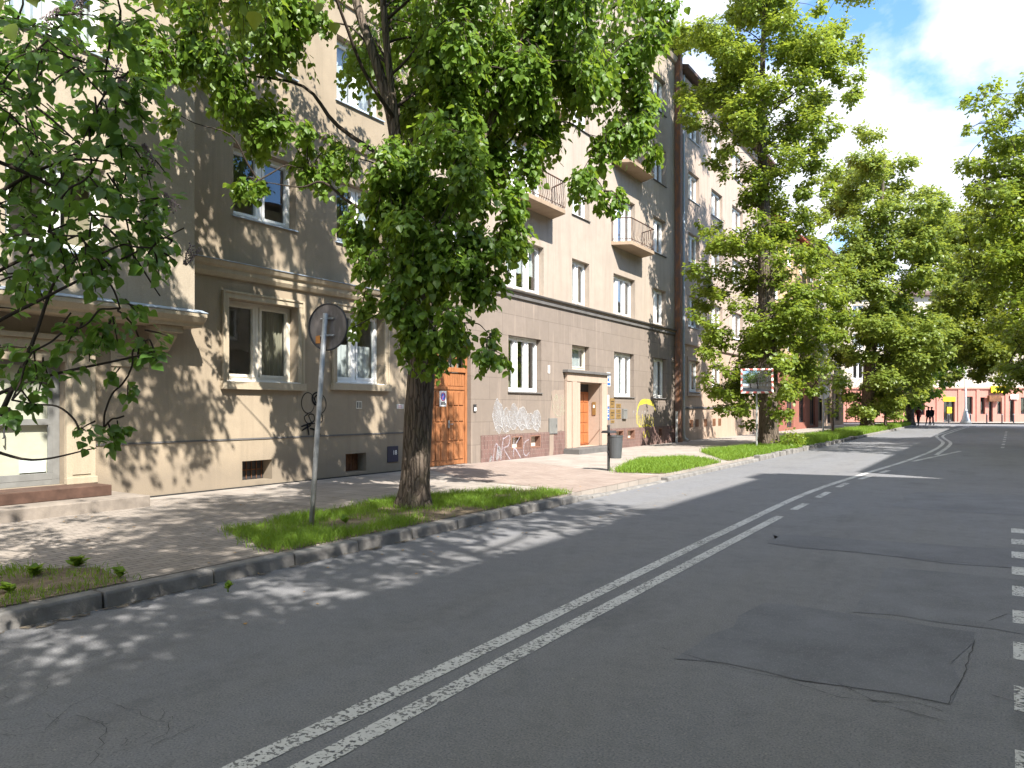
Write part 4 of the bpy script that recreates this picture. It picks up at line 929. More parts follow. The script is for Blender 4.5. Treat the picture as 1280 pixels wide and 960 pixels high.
# second sign pole
s2 = empty('road_sign', (-7.55, 42.0, .13)); tag(s2, 'round pale traffic sign seen from behind on a galvanised pole beyond the mirror', 'sign')
mb = MB(); mb.tube([(0, 0, -.1), (0, 0, 3.1)], .045, 10); mb.build('pole', M['steel'], s2)
mb = MB(); mb.disc((-.03, .12, 2.35), (-.45, .9, 0), .36, .015, 30); mb.build('disc', M['reveal'], s2)
mb = MB(); mb.box(-.16, .16, .02, .05, 2.32, 2.36); mb.box(-.16, .16, .02, .05, 2.5, 2.53); mb.build('clamp', M['steel'], s2)
# street lamp, bollards, traffic light near the crossing
lx, ly = farloc(1207, 76)
lp = empty('street_lamp', (lx, ly, .1)); tag(lp, 'grey street lamp post with a conical base in front of the pink shops', 'lamp post')
mb = MB(); mb.tube([(0, 0, 0), (0, 0, .5), (0, 0, 1.4), (0, 0, 1.6), (0, 0, 9)], [.55, .34, .16, .11, .07], 12); mb.build('pole', M['steel'], lp, smooth=True)
mb = MB(); mb.tube([(0, 0, 8.9), (.5, -.3, 9.4), (1.6, -.9, 9.6)], .05, 8); mb.build('arm', M['steel'], lp); mb = MB(); mb.box(1.4, 2.2, -1.15, -.75, 9.52, 9.68); mb.build('lantern', M['grey'], lp, bevel=.04)
bo = None
for i, px in enumerate((1166, 1186, 1213, 1233.5, 1252.5, 1267)):
    bx, by = farloc(px, 77)
    if bo is None:
        bo = empty('bollard', (bx, by, .1)); mb = MB(); mb.tube([(0, 0, 0), (0, 0, .95), (0, 0, 1.02)], [.07, .07, .03], 10); mb.build('post', M['dark'], bo); mb = MB(); mb.tube([(0, 0, .86), (0, 0, .92)], .085, 10); mb.build('collar', M['steel'], bo); o = bo
    else:
        o = bo.copy(); COL.objects.link(o)
        for ch in bo.children: c = ch.copy(); COL.objects.link(c); c.parent = o
    o.location = (bx, by, .1)
    tag(o, ('dark bollard beside the walking pair of pedestrians', 'dark bollard in front of the yellow shop door', 'dark bollard just right of the lamp post base', 'dark bollard below the yellow shop sign', 'dark bollard second from the right in front of shops', 'dark bollard at the right end before the pink shops')[i], 'bollard', 'bollards along the far pavement')
tx, ty = farloc(1296, 72); tl = empty('traffic_light', (tx, ty, .1)); tag(tl, 'traffic light with a lit red lamp hanging from a mast arm at the crossing', 'traffic light')
hx, hy_ = farloc(1262, 72); mb = MB(); mb.tube([(0, 0, 0), (0, 0, 5.6)], .09, 10); mb.tube([(0, 0, 5.5), (hx-tx, hy_-ty, 5.75)], .06, 8); mb.build('mast', M['steel'], tl)
mb = MB(); ox, oy = hx-tx, hy_-ty; mb.box(ox-.16, ox+.16, oy-.1, oy+.16, 4.55, 5.55); th_ = mb.build('housing', M['dark'], tl, bevel=.03)
t = NT('red_lamp'); em = t.node('ShaderNodeEmission', Color=(1, .05, .02, 1), Strength=3.0); redlamp = t.done(em.outputs[0])
for z_, m_ in ((5.38, redlamp), (5.05, M['black']), (4.73, M['black'])): mb = MB(); mb.disc((ox, oy-.11, z_), (.3, -1, 0), .11, .02, 16); mb.build('lens', m_, tl)

# people far away
def person(label, loc, rz, coat, legs, stride=.2, h=1.72):
    root = empty('person', loc, rz); tag(root, label, 'person')
    k = h/1.72
    J = [(0,0,.95,.15),(0,0,1.15,.15),(0,.0,1.38,.17),(0,0,1.50,.06),(0,.01,1.56,.055),(0,.02,1.66,.095),(0,.01,1.74,.05),
         (.10,0,.90,.10),(.11,stride*.5,.50,.065),(.11,stride,.08,.045),(.11,stride+.16,.04,.04),
         (-.10,0,.90,.10),(-.11,-stride*.4,.50,.065),(-.11,-stride*1.1,.10,.045),(-.11,-stride*1.1+.15,.04,.04),
         (.20,0,1.42,.065),(.25,-.06,1.16,.05),(.24,.02,.92,.035),(.24,.05,.82,.03),(-.20,0,1.42,.065),(-.25,.05,1.16,.05),(-.24,.12,.93,.035),(-.24,.15,.83,.03)]
    Eg = [(0,1),(1,2),(2,3),(3,4),(4,5),(5,6),(0,7),(7,8),(8,9),(9,10),(0,11),(11,12),(12,13),(13,14),(2,15),(15,16),(16,17),(17,18),(2,19),(19,20),(20,21),(21,22)]
    me = bpy.data.meshes.new('body'); me.from_pydata([(x*k, y*k, z*k) for x, y, z, r in J], Eg, []); o = bpy.data.objects.new('body', me); COL.objects.link(o)
    sk = o.modifiers.new('skin', 'SKIN'); sk.use_smooth_shade = True
    for i, (x, y, z, r) in enumerate(J): me.skin_vertices[0].data[i].radius = (r*k, r*k)
    me.skin_vertices[0].data[0].use_root = True
    ss = o.modifiers.new('sub', 'SUBSURF'); ss.levels = ss.render_levels = 1
    dg = bpy.context.evaluated_depsgraph_get(); nm = bpy.data.meshes.new_from_object(o.evaluated_get(dg)); bpy.data.objects.remove(o)
    for m_ in (M['skin'], coat, legs, M['black']): nm.materials.append(m_)
    for p_ in nm.polygons:
        z = p_.center.z/k; x = abs(p_.center.x)/k
        p_.material_index = 0 if z > 1.52 or (x > .2 and z < .9) else (1 if z > .88 else (2 if z > .11 else 3))
    b = bpy.data.objects.new('body', nm); COL.objects.link(b); b.parent = root
    mb = MB(); mb.tube([(0, -.02*k, 1.62*k), (0, -.025*k, 1.70*k), (0, -.01*k, 1.77*k), (0, 0, 1.79*k)], [.085*k, .105*k, .08*k, .03*k], 10); mb.build('hair', M['hair'], root, smooth=True)
for lab, px, d_, rz, c, l in (('pedestrian in a maroon coat standing at the far crossing', 1148, 68, .6, 'maroon', 'black'), ('pedestrian in dark clothes on the left of the walking pair', 1160.5, 70, 2.6, 'black', 'black'), ('pedestrian in dark jacket and blue grey trousers on the right of the pair', 1164.5, 70.4, 2.7, 'black', 'jeans')):
    x, y = farloc(px, d_); person(lab, (x, y, .0 if y > 77.6 else .005), rz, M[c], M[l])

# ------------------------------------------------------------------ TREES
def unit(v): return v/(np.linalg.norm(v, axis=-1, keepdims=True)+1e-9)
LEAF = np.array([(0, 0, 0), (-.36, .10, .05), (-.47, .40, .09), (-.24, .78, .04), (0, 1.06, -.07), (.24, .78, .04), (.47, .40, .09), (.36, .10, .05)])
LEAFF = np.array([(0, 4, 3, 2), (0, 2, 1, 1), (0, 6, 5, 4), (0, 7, 6, 6)])
def leaf_mesh(name, P, D, N, Sz, mat, parent, off, simple=False):
    n = len(P); D = unit(D); N = unit(N - D*np.sum(N*D, 1, keepdims=True)); X = np.cross(D, N)
    if simple: T = np.array([(0, 0, 0), (-.46, .42, .08), (0, 1.05, -.05), (.46, .42, .08)]); FF = np.array([(0, 2, 1), (0, 3, 2)])
    else: T = LEAF; FF = np.array([(0, 4, 3), (0, 3, 2), (0, 2, 1), (0, 5, 4), (0, 6, 5), (0, 7, 6)])
    k = len(T)
    V = P[:, None, :] + Sz[:, None, None]*(T[None, :, 0:1]*X[:, None, :] + T[None, :, 1:2]*D[:, None, :] + T[None, :, 2:3]*N[:, None, :])
    Fq = (np.arange(n)[:, None, None]*k + FF[None]).reshape(-1, 3)
    return tri_mesh(name, V.reshape(-1, 3)-np.array(off), Fq, mat, parent)

def clump_leaves(c, rad, n, size, base, droop=.5, per=9, flat=1.0, jit=.35):
    """leaves set along short twigs that start inside the clump and run outwards; returns arrays and twig lines"""
    m = max(2, n//per); c = np.array(c); rad = np.array(rad)
    q = RNG.normal(0, 1, (m, 3)); q = unit(q)*RNG.uniform(.15, .85, (m, 1))**.7
    p0 = c + q*rad*.72
    out = unit(p0 - np.array(base)); d = unit(out*.45 + unit(q)*.55 + RNG.normal(0, .35, (m, 3)) + np.array((0, 0, -droop)))
    L = np.mean(rad)*RNG.uniform(.45, .85, m)
    P = []; D = []; tw = []
    t = np.linspace(.12, 1.0, per)
    pts = p0[:, None, :] + d[:, None, :]*(L[:, None]*t[None])[..., None]
    pts[:, :, 2] -= droop*.28*(L[:, None]*t[None]**2)
    side = unit(np.cross(d, np.array((0, 0, 1.0))+RNG.normal(0, .2, (m, 3))))
    sg = np.where(np.arange(per) % 2 == 0, 1.0, -1.0)
    Dl = d[:, None, :]*.45 + side[:, None, :]*sg[None, :, None]*.7 + RNG.normal(0, jit, (m, per, 3)) + np.array((0, 0, -.25-droop*.4))
    Nl = np.array((0, 0, 1.0))*flat + out[:, None, :]*.45 + RNG.normal(0, .42, (m, per, 3))
    P = (pts + unit(Dl)*size*.35 + RNG.normal(0, size*.25, pts.shape)).reshape(-1, 3)
    Sz = size*RNG.uniform(.45, 1.3, len(P))
    tw = [(p0[i], pts[i, per//2], pts[i, -1]) for i in range(m)]
    return P, Dl.reshape(-1, 3), Nl.reshape(-1, 3), Sz, tw

def in_frustum(P, mx=40):
    s = -P[:, 0]*S_ + P[:, 1]*C_; r = (P[:, 0]*C_ + P[:, 1]*S_)/np.where(s > .05, s, .05); px = 640+r*F; py = HY-(P[:, 2]-EYE)/np.where(s > .05, s, .05)*F
    return (s > .1) & (px > -mx) & (px < 1280+mx) & (py > -mx) & (py < 960+mx)

STEMS = []
def tree(name, label, base, trunk, r0, clumps, lmat, size, dens, droop=.5, cat='tree', group=None, twigs=True, flat=1.0, per=9, keepout=False, simple=False, limb=.05, bark='bark', flare=1.45, tp0=.12, tp1=.8, prune=None):
    """trunk: list of world points with radii; clumps: (centre, (rx,ry,rz)[, weight])"""
    base = np.array(base, float); root = empty(name, base); tag(root, label, cat, group)
    T = spline([p for p in trunk], 8); n = len(T)
    mb = MB(); vs = []; K = 22; rads = []
    Lz = np.array([p[2] for p in T]); f = (Lz-Lz[0])/(Lz[-1]-Lz[0]+1e-6)
    ph = [random.uniform(0, 6.28) for _ in range(4)]
    for i, p in enumerate(T):
        h = p[2]-Lz[0]; u_ = min(1, max(0, (f[i]-tp0)/(tp1-tp0))); r = r0*(1-.72*u_*u_*(3-2*u_))*(1-.15*f[i])*(1+(flare-1)*math.exp(-h/(.9*r0)))
        rads.append(r)
        for k in range(K):
            a = 2*math.pi*k/K
            lob = 1+.13*math.exp(-h/(1.3*r0))*math.sin(5*a+ph[0])+.035*math.sin(3*a+ph[1]+h*.6)+.022*math.sin(7*a+ph[2]-h*1.3)+random.uniform(-.012, .012)
            vs.append((p[0]+r*lob*math.cos(a), p[1]+r*lob*math.sin(a), p[2]-(.06 if i == 0 else 0)))
    fs = [(i*K+k, i*K+(k+1) % K, (i+1)*K+(k+1) % K, (i+1)*K+k) for i in range(n-1) for k in range(K)]
    fs.append(tuple((n-1)*K+k for k in range(K)))
    mb.add(vs, fs)
    for pts_, ra, rb in STEMS:        # forks of the trunk
        q_ = spline(pts_, 6); mb.tube(q_, [ra+(rb-ra)*i/(len(q_)-1) for i in range(len(q_))], 14, False, .05)
    STEMS.clear(); mb.build('trunk', M[bark], root, off=base, smooth=True)
    # limbs
    lb = MB(); cent = []; tw_all = []; A = [[], [], [], []]
    Tn = np.array(T)
    for cl in clumps:
        c = np.array(cl[0]); rad = np.array(cl[1]) if hasattr(cl[1], '__len__') else np.array((cl[1],)*3); wt = cl[2] if len(cl) > 2 else 1.0
        hd = np.linalg.norm(c[:2]-base[:2]); za = c[2]-hd*RNG.uniform(.1, .6)-rad[2]*.2
        j = int(np.argmin(np.abs(Lz-np.clip(za, Lz[0]+(Lz[-1]-Lz[0])*RNG.uniform(.2, .34), Lz[-1]))))
        a = Tn[j]; Lr = np.linalg.norm(c-a); rl = min(rads[j]*.55, limb*(.35+.16*Lr))
        if cent:        # side branch of an already grown limb when one ends close by
            dd = np.linalg.norm(np.array(cent)-c, axis=1)+np.maximum(0, np.array(cent)[:, 2]-c[2])*.6; jj = int(np.argmin(dd))
            if dd[jj] < .6*Lr: a = np.array(cent[jj]); Lr = np.linalg.norm(c-a); rl = min(limb*.4, rl*.5)
        cent.append(c)
        mid = a+(c-a)*.5+np.array((RNG.normal(0, .06), RNG.normal(0, .06), .14))*Lr
        lp_ = spline([a, a+(mid-a)*.5+RNG.normal(0, .03, 3)*Lr, mid, (mid+c)/2+RNG.normal(0, .03, 3)*Lr, c], 4)
        lb.tube(lp_, [max(.006, rl*(1-.85*i/(len(lp_)-1))) for i in range(len(lp_))], 6, False)
        nl = int(dens*wt*np.prod(rad)**(2/3))
        anchor = (a*.35+c*.65)
        P, D, N, Sz, tw = clump_leaves(c, rad, max(nl, 12), size, anchor, droop, per, flat)
        if prune is not None:      # trimmed clear of a sign
            pa, pb, pr_ = np.array(prune[0]), np.array(prune[1]), prune[2]; tt = np.clip(((P-pa)@(pb-pa))/np.dot(pb-pa, pb-pa), 0, 1)
            k_ = np.linalg.norm(P-pa-tt[:, None]*(pb-pa), axis=1) > pr_; P, D, N, Sz = P[k_], D[k_], N[k_], Sz[k_]
        if keepout:
            k_ = ~in_frustum(P); P, D, N, Sz = P[k_], D[k_], N[k_], Sz[k_]
        for q, v_ in zip(A, (P, D, N, Sz)): q.append(v_)
        if twigs:
            for k_, t_ in enumerate(tw):
                if k_ % 2 == 0 or twigs == 'all':
                    st = c if random.random() < .08 else t_[0]
                    lb.tube([st, t_[0], t_[1], t_[2]] if st is c else [t_[0], t_[1], t_[2]], [.008, .006, .0045, .003] if st is c else [.006, .0045, .003], 4, False)
    lb.build('limbs', M['twig'], root, off=base, smooth=True)
    P, D, N, Sz = (np.concatenate(q) for q in A)
    leaf_mesh('crown', P, D, N, Sz, lmat, root, base, simple)
    return root, len(P)

def pxc(lst, s, asp=(1, 1, 1), dsr=.0):
    out = []
    for it in lst:
        px, py, rp = it[:3]; ds = it[3] if len(it) > 3 else RNG.uniform(-dsr, dsr); ss = s+ds; r = rp*ss/F
        out.append((at(px, py, ss), (r*asp[0], r*asp[1], r*asp[2]), it[4] if len(it) > 4 else 1.0))
    return out
LT = []
# tree 1 : big linden in the near verge
s1 = depth(-7.25, 8.42)
T1 = [(525,-70,50,-1.1),(550,-185,60,-1.7),(505,-120,50,-1.4),(580,-120,50,-1.3),(470,-120,50,-1.0),(505,290,46,-.7),(522,325,44,-.9),(545,302,46,-.9),(502,240,44,-.6),(516,180,42,-.5),(565,120,56,-.4),(595,60,56,-.3),(610,250,48,-.6),(570,230,46,-1),(505,350,34,-.9),(545,420,26,-1.1),(660,90,56,-.2),(720,70,50,0),(205,70,52,-.3),(262,55,58,-.6),(305,115,55,0),(338,165,42,.3),(312,215,26,0),(215,138,20,-1),(375,200,28,.4),(398,20,34,0),(388,170,26,.2),(428,190,34,0),(405,212,22,.2),(350,40,40,.3),  # leading tufts sit above the view, added to shade the upper trunk
      (490,205,50,-.7),(470,262,48,-.3),(447,300,26,-.5),(455,370,24,-.8),(482,335,44,-.7),(440,410,10,-.9),(505,390,26,-.9),(545,60,60,.8),(520,125,48,.8),
      (560,60,66,-.6),(605,130,66,.3),(560,180,56,-.9),(620,205,56,0),(540,262,56,-1.0),(592,290,52,-.8),(642,285,36,-.6),(560,340,52,-1.2),(612,352,38,-.9),(530,395,46,-1.1),(582,392,42,-1.1),(604,430,26,-1.1),(626,442,14,-1.1),(548,440,20,-1.2),
      (640,60,66,.2),(702,40,68,.2),(682,130,52,.4),(742,100,58,.5),(792,60,48,.4),(762,170,46,.5),(802,150,36,.6),(816,190,18,.6),(735,205,34,.2),(766,232,26,.3),(790,100,46,.8),(672,190,34,.2),(652,240,28,-.2),
      (560,-30,80,.3),(480,-40,60,.6),(330,-30,66,0),(822,8,30,.5),(700,-50,90,.2),(230,-30,60,-.3),(160,20,34,-.5)]
cl1 = []
for it in T1:     # every spray breaks up into smaller hanging tufts
    px, py, rp_, ds = it
    for k in range(3 if rp_ > 40 else 2 if rp_ > 24 else 1):
        q = .62 if rp_ > 40 else .72 if rp_ > 24 else 1
        cl1 += pxc([(px+RNG.uniform(-.5, .5)*rp_*(q < 1), py+RNG.uniform(-.5, .5)*rp_*(q < 1), rp_*q, ds+RNG.uniform(-.5, .5)*rp_/50)], s1, (.8, .8, 1.35))
for i in range(30):   # rest of the crown, above and behind
    a = i*2.399; z = 7.8+6.2*((i*.37) % 1); rr = (1.2+2.6*((i*.618) % 1))*(1-.35*max(0, (z-11)/4))
    cl1.append(((-7.25+rr*math.cos(a), 8.3+rr*math.sin(a)*1.15, z), (.8, .8, .7), .42))
for c in ((-7.7, 5.0, 7.6), (-7.2, 4.2, 8.6), (-8.2, 6.0, 8.4), (-7.4, 5.4, 6.9), (-8.6, 10.4, 6.9), (-9.0, 9.4, 7.8), (-8.2, 11.6, 7.4), (-6.0, 10.8, 7.9), (-8.9, 7.2, 7.4), (-7.2, 4.3, 6.9), (-7.4, 3.7, 7.5), (-7.0, 5.0, 7.3), (-7.9, 4.4, 7.6), (-7.2, 3.0, 8.2)): cl1.append((c, (.7, .7, .6), .55))  # last tufts, just above the view, are added to shade the left facade
tr1 = [at(518, 632, s1), at(520, 585, s1), at(523, 520, s1), at(527, 450, s1), at(524, 380, s1), at(508, 270, s1), at(494, 150, s1), at(482, 40, s1), at(476, -80, s1), at(480, -260, s1)]
tr1[0][2] = .12
STEMS += [([at(503, 225, s1), at(488, 140, s1+.05), at(466, 65, s1+.1), at(446, 5, s1+.2), at(425, -90, s1+.3)], .095, .05), ([at(520, 345, s1), at(560, 250, s1-.3), at(610, 160, s1-.2), at(650, 60, s1), at(690, -40, s1+.2)], .075, .04)]
LT.append(tree('linden_tree', 'large linden tree in the near verge with drooping shaded crown over the pavement', tr1[0], tr1, .212, cl1, M['leaf1'], .098, 2100, 1.35, group='street trees on the left verge', flare=1.5, limb=.045, tp1=.6))
# tree 2
s2_ = depth(-7.23, 29.4)
T2 = [(958,335,34,),(948,405,32),(966,290,30),(975,420,40),(940,140,40),(990,40,40),(1060,110,22),(858,150,18),(900,60,40),(950,10,52),(1000,40,52),(892,40,38),(902,100,44),(950,92,50),(1010,112,44),(1052,78,28),(868,125,24),(930,160,42),(985,170,44),(1040,160,28),(900,190,28),(960,220,38),(1020,215,28),(930,258,28),(990,262,32),(1038,235,16),(905,300,28),(885,285,14),
      (960,312,44),(1010,302,36),(930,360,38),(980,370,44),(1030,350,34),(890,360,22),(900,402,28),(950,420,48),(1010,410,40),(1040,402,26),(920,452,38),(970,460,44),(1020,462,30),(905,482,24),(950,498,30),(928,500,24),(985,492,24),(868,390,12),(880,440,14),(1000,-50,62),(930,-60,62),(960,-130,70),(1045,30,26)]
cl2 = []
for (px, py, rp) in T2:
    for k in range(6):
        cl2 += pxc([(px+RNG.normal(0, .48)*rp, py+RNG.normal(0, .5)*rp, rp*.46*RNG.uniform(.7, 1.25), RNG.uniform(-2.4, 2.4)*min(1, rp/35))], s2_, (1.15, 1.15, .42))
tr2 = [at(962, 560, s2_), at(961, 520, s2_), at(960, 470, s2_), at(958, 380, s2_), at(955, 260, s2_), at(952, 150, s2_), at(955, 20, s2_), at(960, -120, s2_)]; tr2[0][2] = .12
LT.append(tree('street_tree', 'tall sunlit tree behind the traffic mirror with layered bright green crown', tr2[0], tr2, .36, cl2, M['leaf2'], .135, 2000, .3, group='street trees on the left verge', twigs=True, flat=1.3, simple=True, limb=.035, flare=1.3, prune=((-7.2, 27.5, 2.62), (-6.0, 23.0, 2.4), .85)))
# tree 3
s3 = 53.0
T3 = [(1130,310,36),(1110,370,38),(1080,300,34),(1160,410,34),(1130,430,36),(1185,300,20),(1092,200,32),(1072,230,34),(1122,220,36),(1152,250,32),(1060,272,32),(1100,280,42),(1150,292,38),(1052,320,28),(1090,340,42),(1140,340,42),(1170,320,28),(1062,380,32),(1100,400,42),(1150,400,40),(1070,430,32),(1110,450,42),(1150,440,32),(1082,480,32),(1118,488,30),(1090,506,20),(1060,460,22),(1180,352,18),(1052,250,18)]
def layered(lst, s, k, dsp, fl=.42, sc=.46):
    k = k*2
    out = []
    for (px, py, rp) in lst:
        for _ in range(k): out += pxc([(px+RNG.normal(0, .5)*rp, py+RNG.normal(0, .5)*rp, rp*sc*RNG.uniform(.7, 1.25), RNG.uniform(-dsp, dsp))], s, (1.15, 1.15, fl))
    return out
tr3 = [at(1084, 536, s3), at(1085, 500, s3), at(1090, 420, s3), at(1100, 300, s3), at(1105, 200, s3)]; tr3[0][2] = .12
LT.append(tree('street_tree', 'broad pale green tree in the middle distance left of the road', tr3[0], tr3, .42, layered(T3, s3, 3, 3.0), M['leaf3'], .215, 1150, .3, group='street trees on the left verge', twigs=False, flat=1.3, simple=True, limb=.035))
s4 = 68.0
T4 = [(1185,350,24),(1200,385,24),(1175,410,26),(1200,445,22),(1175,465,24),(1150,478,22),(1205,415,20),(1120,470,22),(1150,440,36),(1182,430,28),(1132,470,32),(1162,472,28),(1188,458,20),(1142,495,16),(1182,385,32),(1192,345,24),(1170,400,30)]
tr4 = [at(1136, 531, s4), at(1138, 505, s4), at(1150, 450, s4), at(1165, 380, s4)]; tr4[0][2] = .12
LT.append(tree('street_tree', 'dark crowned tree farthest along the left verge by the crossing', tr4[0], tr4, .4, layered(T4, s4, 3, 3.0), M['leaf1'], .3, 480, .3, group='street trees on the left verge', twigs=False, simple=True, limb=.06))
# saplings
def sapling(label, px, py, s, hpx, crown, r):
    b = at(px, py, s); b[2] = .12; tr = [b, at(px, py-hpx*.5, s), at(px+2, py-hpx, s)]
    return tree('young_tree', label, b, tr, r, layered(crown, s, 2, .4), M['leaf2'], .15, 600, .3, group='saplings in the left verge', twigs=False, simple=True, limb=.04, flare=1.1)
sapling('thin young tree beside the second traffic sign', 1041, 545, 40.5, 90, [(1048, 508, 16), (1040, 470, 14), (1046, 490, 14), (1036, 440, 16)], .07)
sapling('small young tree in the verge just before the broad pale green tree', 1107, 537, 54, 45, [(1107, 515, 12), (1110, 500, 12)], .12)
# right hand trees
T5 = [(1225,235,30),(1245,270,36),(1215,290,26),(1235,340,32),(1275,340,40),(1285,240,40),(1250,130,34),(1272,180,42),(1232,200,28),(1262,240,40),(1242,290,36),(1282,290,46),(1222,330,28),(1262,350,40),(1300,120,46),(1305,220,56),(1310,320,56),(1295,400,40),(1256,400,34),(1268,440,24),(1340,200,80),(1350,320,80),(1400,250,80),(1380,120,60),(1420,380,70),(1205,125,6),(1215,160,10)]
s5 = 31.0; b5 = (4.9, 40.5, .12)
tr5 = [np.array(b5), np.array((4.9, 40.4, 2.5)), np.array((4.7, 40.0, 6)), np.array((4.3, 39.5, 10)), np.array((4.0, 39, 14.5))]
LT.append(tree('street_tree', 'leaning roadside tree overhanging from the right edge, nearer one', b5, tr5, .36, layered(T5, s5, 3, 2.2), M['leaf2'], .155, 1050, .3, group='street trees on the right side', twigs=True, flat=1.2, simple=True, limb=.05))
T6 = [(1188,380,26),(1205,352,28),(1215,410,30),(1180,330,20),(1210,445,24),(1195,440,22),(1225,470,14),(1195,330,26),(1200,400,26),(1225,380,34),(1255,400,34),(1280,350,40),(1230,445,20),(1200,290,30),(1216,330,28),(1212,372,32),(1238,420,36),(1216,432,22),(1272,420,36),(1192,305,20),(1252,458,20),(1278,462,16),(1240,360,36),(1300,380,50),(1250,310,40),(1320,440,40),(1180,270,14),(1225,280,24)]
s6 = 58.0; b6 = (4.9, 73, .12); tr6 = [np.array(b6), np.array((4.8, 73, 3)), np.array((4.0, 72.5, 7)), np.array((3.2, 72, 13))]
LT.append(tree('street_tree', 'yellow green roadside tree overhanging the road, farther along on the right', b6, tr6, .36, layered(T6, s6, 3, 2.6), M['leafY'], .24, 820, .3, group='street trees on the right side', twigs=False, flat=1.2, simple=True, limb=.05))
def roundcrown(cx, cy, z0, z1, rad, n, r):
    out = []
    for i in range(n):
        t = (i+.5)/n; z = z0+(z1-z0)*t; a = i*2.399; w_ = math.sin(math.pi*min(1, .18+.8*t))**.6; rr = rad*w_*math.sqrt((i*.618) % 1)
        out.append(((cx+rr*math.cos(a), cy+rr*math.sin(a), z), (r, r, r*.7)))
    return out
b7 = (4.3, 2.4, .12); tr7 = [np.array(b7), np.array((4.25, 2.4, 2.2)), np.array((3.9, 2.3, 5)), np.array((3.4, 2.2, 9)), np.array((3.1, 2.2, 13))]
cl7 = roundcrown(2.6, 2.0, 4.6, 14.0, 4.8, 46, 1.15)
for c in ((-.6, .9, 5.6), (-2.2, 1.2, 5.6), (-3.4, .6, 5.9), (-1.4, -.4, 6.4), (-2.9, -.8, 6.5), (-3.9, 1.3, 7.4), (-4.6, .0, 6.6), (-1.9, 1.9, 7.2), (-4.4, -1.6, 7.2), (.5, -.5, 6.4), (1.5, -1.2, 7.4), (0, -1.5, 7.1), (-.5, .1, 7.4), (1.1, -2.1, 6.6), (-1.2, -1.4, 8), (.3, .2, 8.6)): cl7.append((c, (1.0, 1.0, .7), 1.2 if c[0] > -.6 else .5))  # extra unseen foliage, added to shade the near pavement and road
LT.append(tree('street_tree', 'tree on the opposite pavement just outside the right edge, its crown over the road', b7, tr7, .33, cl7, M['leaf1'], .15, 430, .4, group='street trees on the right side', twigs=False, simple=True, limb=.07, keepout=True))
b9 = (5.0, 28.0, .12); tr9 = [np.array(b9), np.array((5.0, 28, 2.5)), np.array((5.1, 28, 6)), np.array((5.3, 28, 12.5))]
LT.append(tree('street_tree', 'tree on the right pavement out of view beside the road, shading the far lane', b9, tr9, .3, roundcrown(5.4, 28, 5.5, 14.5, 4.6, 34, 1.2), M['leaf2'], .17, 330, .3, group='street trees on the right side', twigs=False, simple=True, limb=.05, keepout=True))
b8 = (4.3, -7.5, .12); tr8 = [np.array(b8), np.array((4.2, -7.5, 2.5)), np.array((3.9, -7.3, 6)), np.array((3.5, -7.2, 12))]
LT.append(tree('street_tree', 'tree behind the viewer on the opposite pavement', b8, tr8, .33, roundcrown(2.4, -7, 4.6, 13.5, 4.6, 36, 1.2), M['leaf1'], .17, 560, .4, group='street trees on the right side', twigs=False, simple=True, limb=.07, keepout=True))

# hanging twig of the near linden, top left of the view : a low limb reaching over the road
root = LT[-3][0]
tp = [np.array((3.7, 2.3, 6.0)), np.array((1.2, 1.2, 5.4)), np.array((-.8, 1.1, 4.6)), np.array((-1.9, 1.45, 3.9)), at(305, -70, 2.7), at(285, -25, 2.62)]
mb = MB(); sp_ = spline(tp, 6); mb.tube(sp_, [.05*(1-.93*i/(len(sp_)-1)) for i in range(len(sp_))], 7, False); mb.build('low_branch', M['twig'], root, off=b7)
HL = [(318,14,-95,.062),(252,-12,-150,.07),(286,-22,-60,.07),(345,-8,-20,.06),(300,-35,-90,.07),(228,-18,160,.06),(365,-30,-40,.07),(402,4,-110,.05),(200,-2,-110,.045),(418,28,-80,.045),(12,30,-70,.07),(-10,-10,-90,.09),(30,-14,-60,.08),(460,-14,-70,.06)]
P = []; D = []; N = []; Z = []
for px, py, ang, sz in HL:
    a = R(ang); P.append(at(px, py, 2.6+random.uniform(-.15, .2))); rt = np.array((C_, S_, 0)); D.append(rt*math.cos(a)+np.array((0, 0, 1.0))*math.sin(a)+RNG.normal(0, .12, 3)); N.append(np.array((S_*.9, -C_*.9, .5))+RNG.normal(0, .35, 3)); Z.append(sz)
leaf_mesh('hanging_leaves', np.array(P), np.array(D), np.array(N), np.array(Z), M['leaf2'], root, b7)

# lilac at the left edge
bl = np.array((-6.75, .95, .13)); LC = [(60,50,60),(130,120,66),(30,130,60),(100,60,50),(50,200,62),(115,215,66),(180,200,44),(150,165,40),(60,290,60),(160,275,54),(205,262,34),(120,320,46),(35,340,40),(190,310,34),(215,300,22),
      (150,385,44),(175,425,32),(100,410,38),(195,450,22),(160,470,24),(40,440,40),(15,500,32),(60,480,24),(130,535,26),(155,520,20),(100,540,18),(-40,120,80),(-60,260,80),(-50,400,70),(-60,20,80),(20,30,60),(150,30,50),(160,90,36),(5,260,44)]
cll = pxc([(a, b_, c, RNG.uniform(-.5, .6), .8 if b_ > 350 else .85) for a, b_, c in LC], 4.5)
stem0 = [bl, bl+np.array((-.02, .06, .8)), at(-120, 330, 4.3), at(-60, 200, 4.4), at(0, 110, 4.5)]
rootl, nl = tree('lilac_bush', 'lilac bush with fading blossom reaching in from the left edge', bl, stem0, .06, cll, M['leafL'], .064, 2500, .55, cat='shrub', twigs=True, flat=1.1, per=8, limb=.010, bark='twig', flare=1.2)
mb = MB()
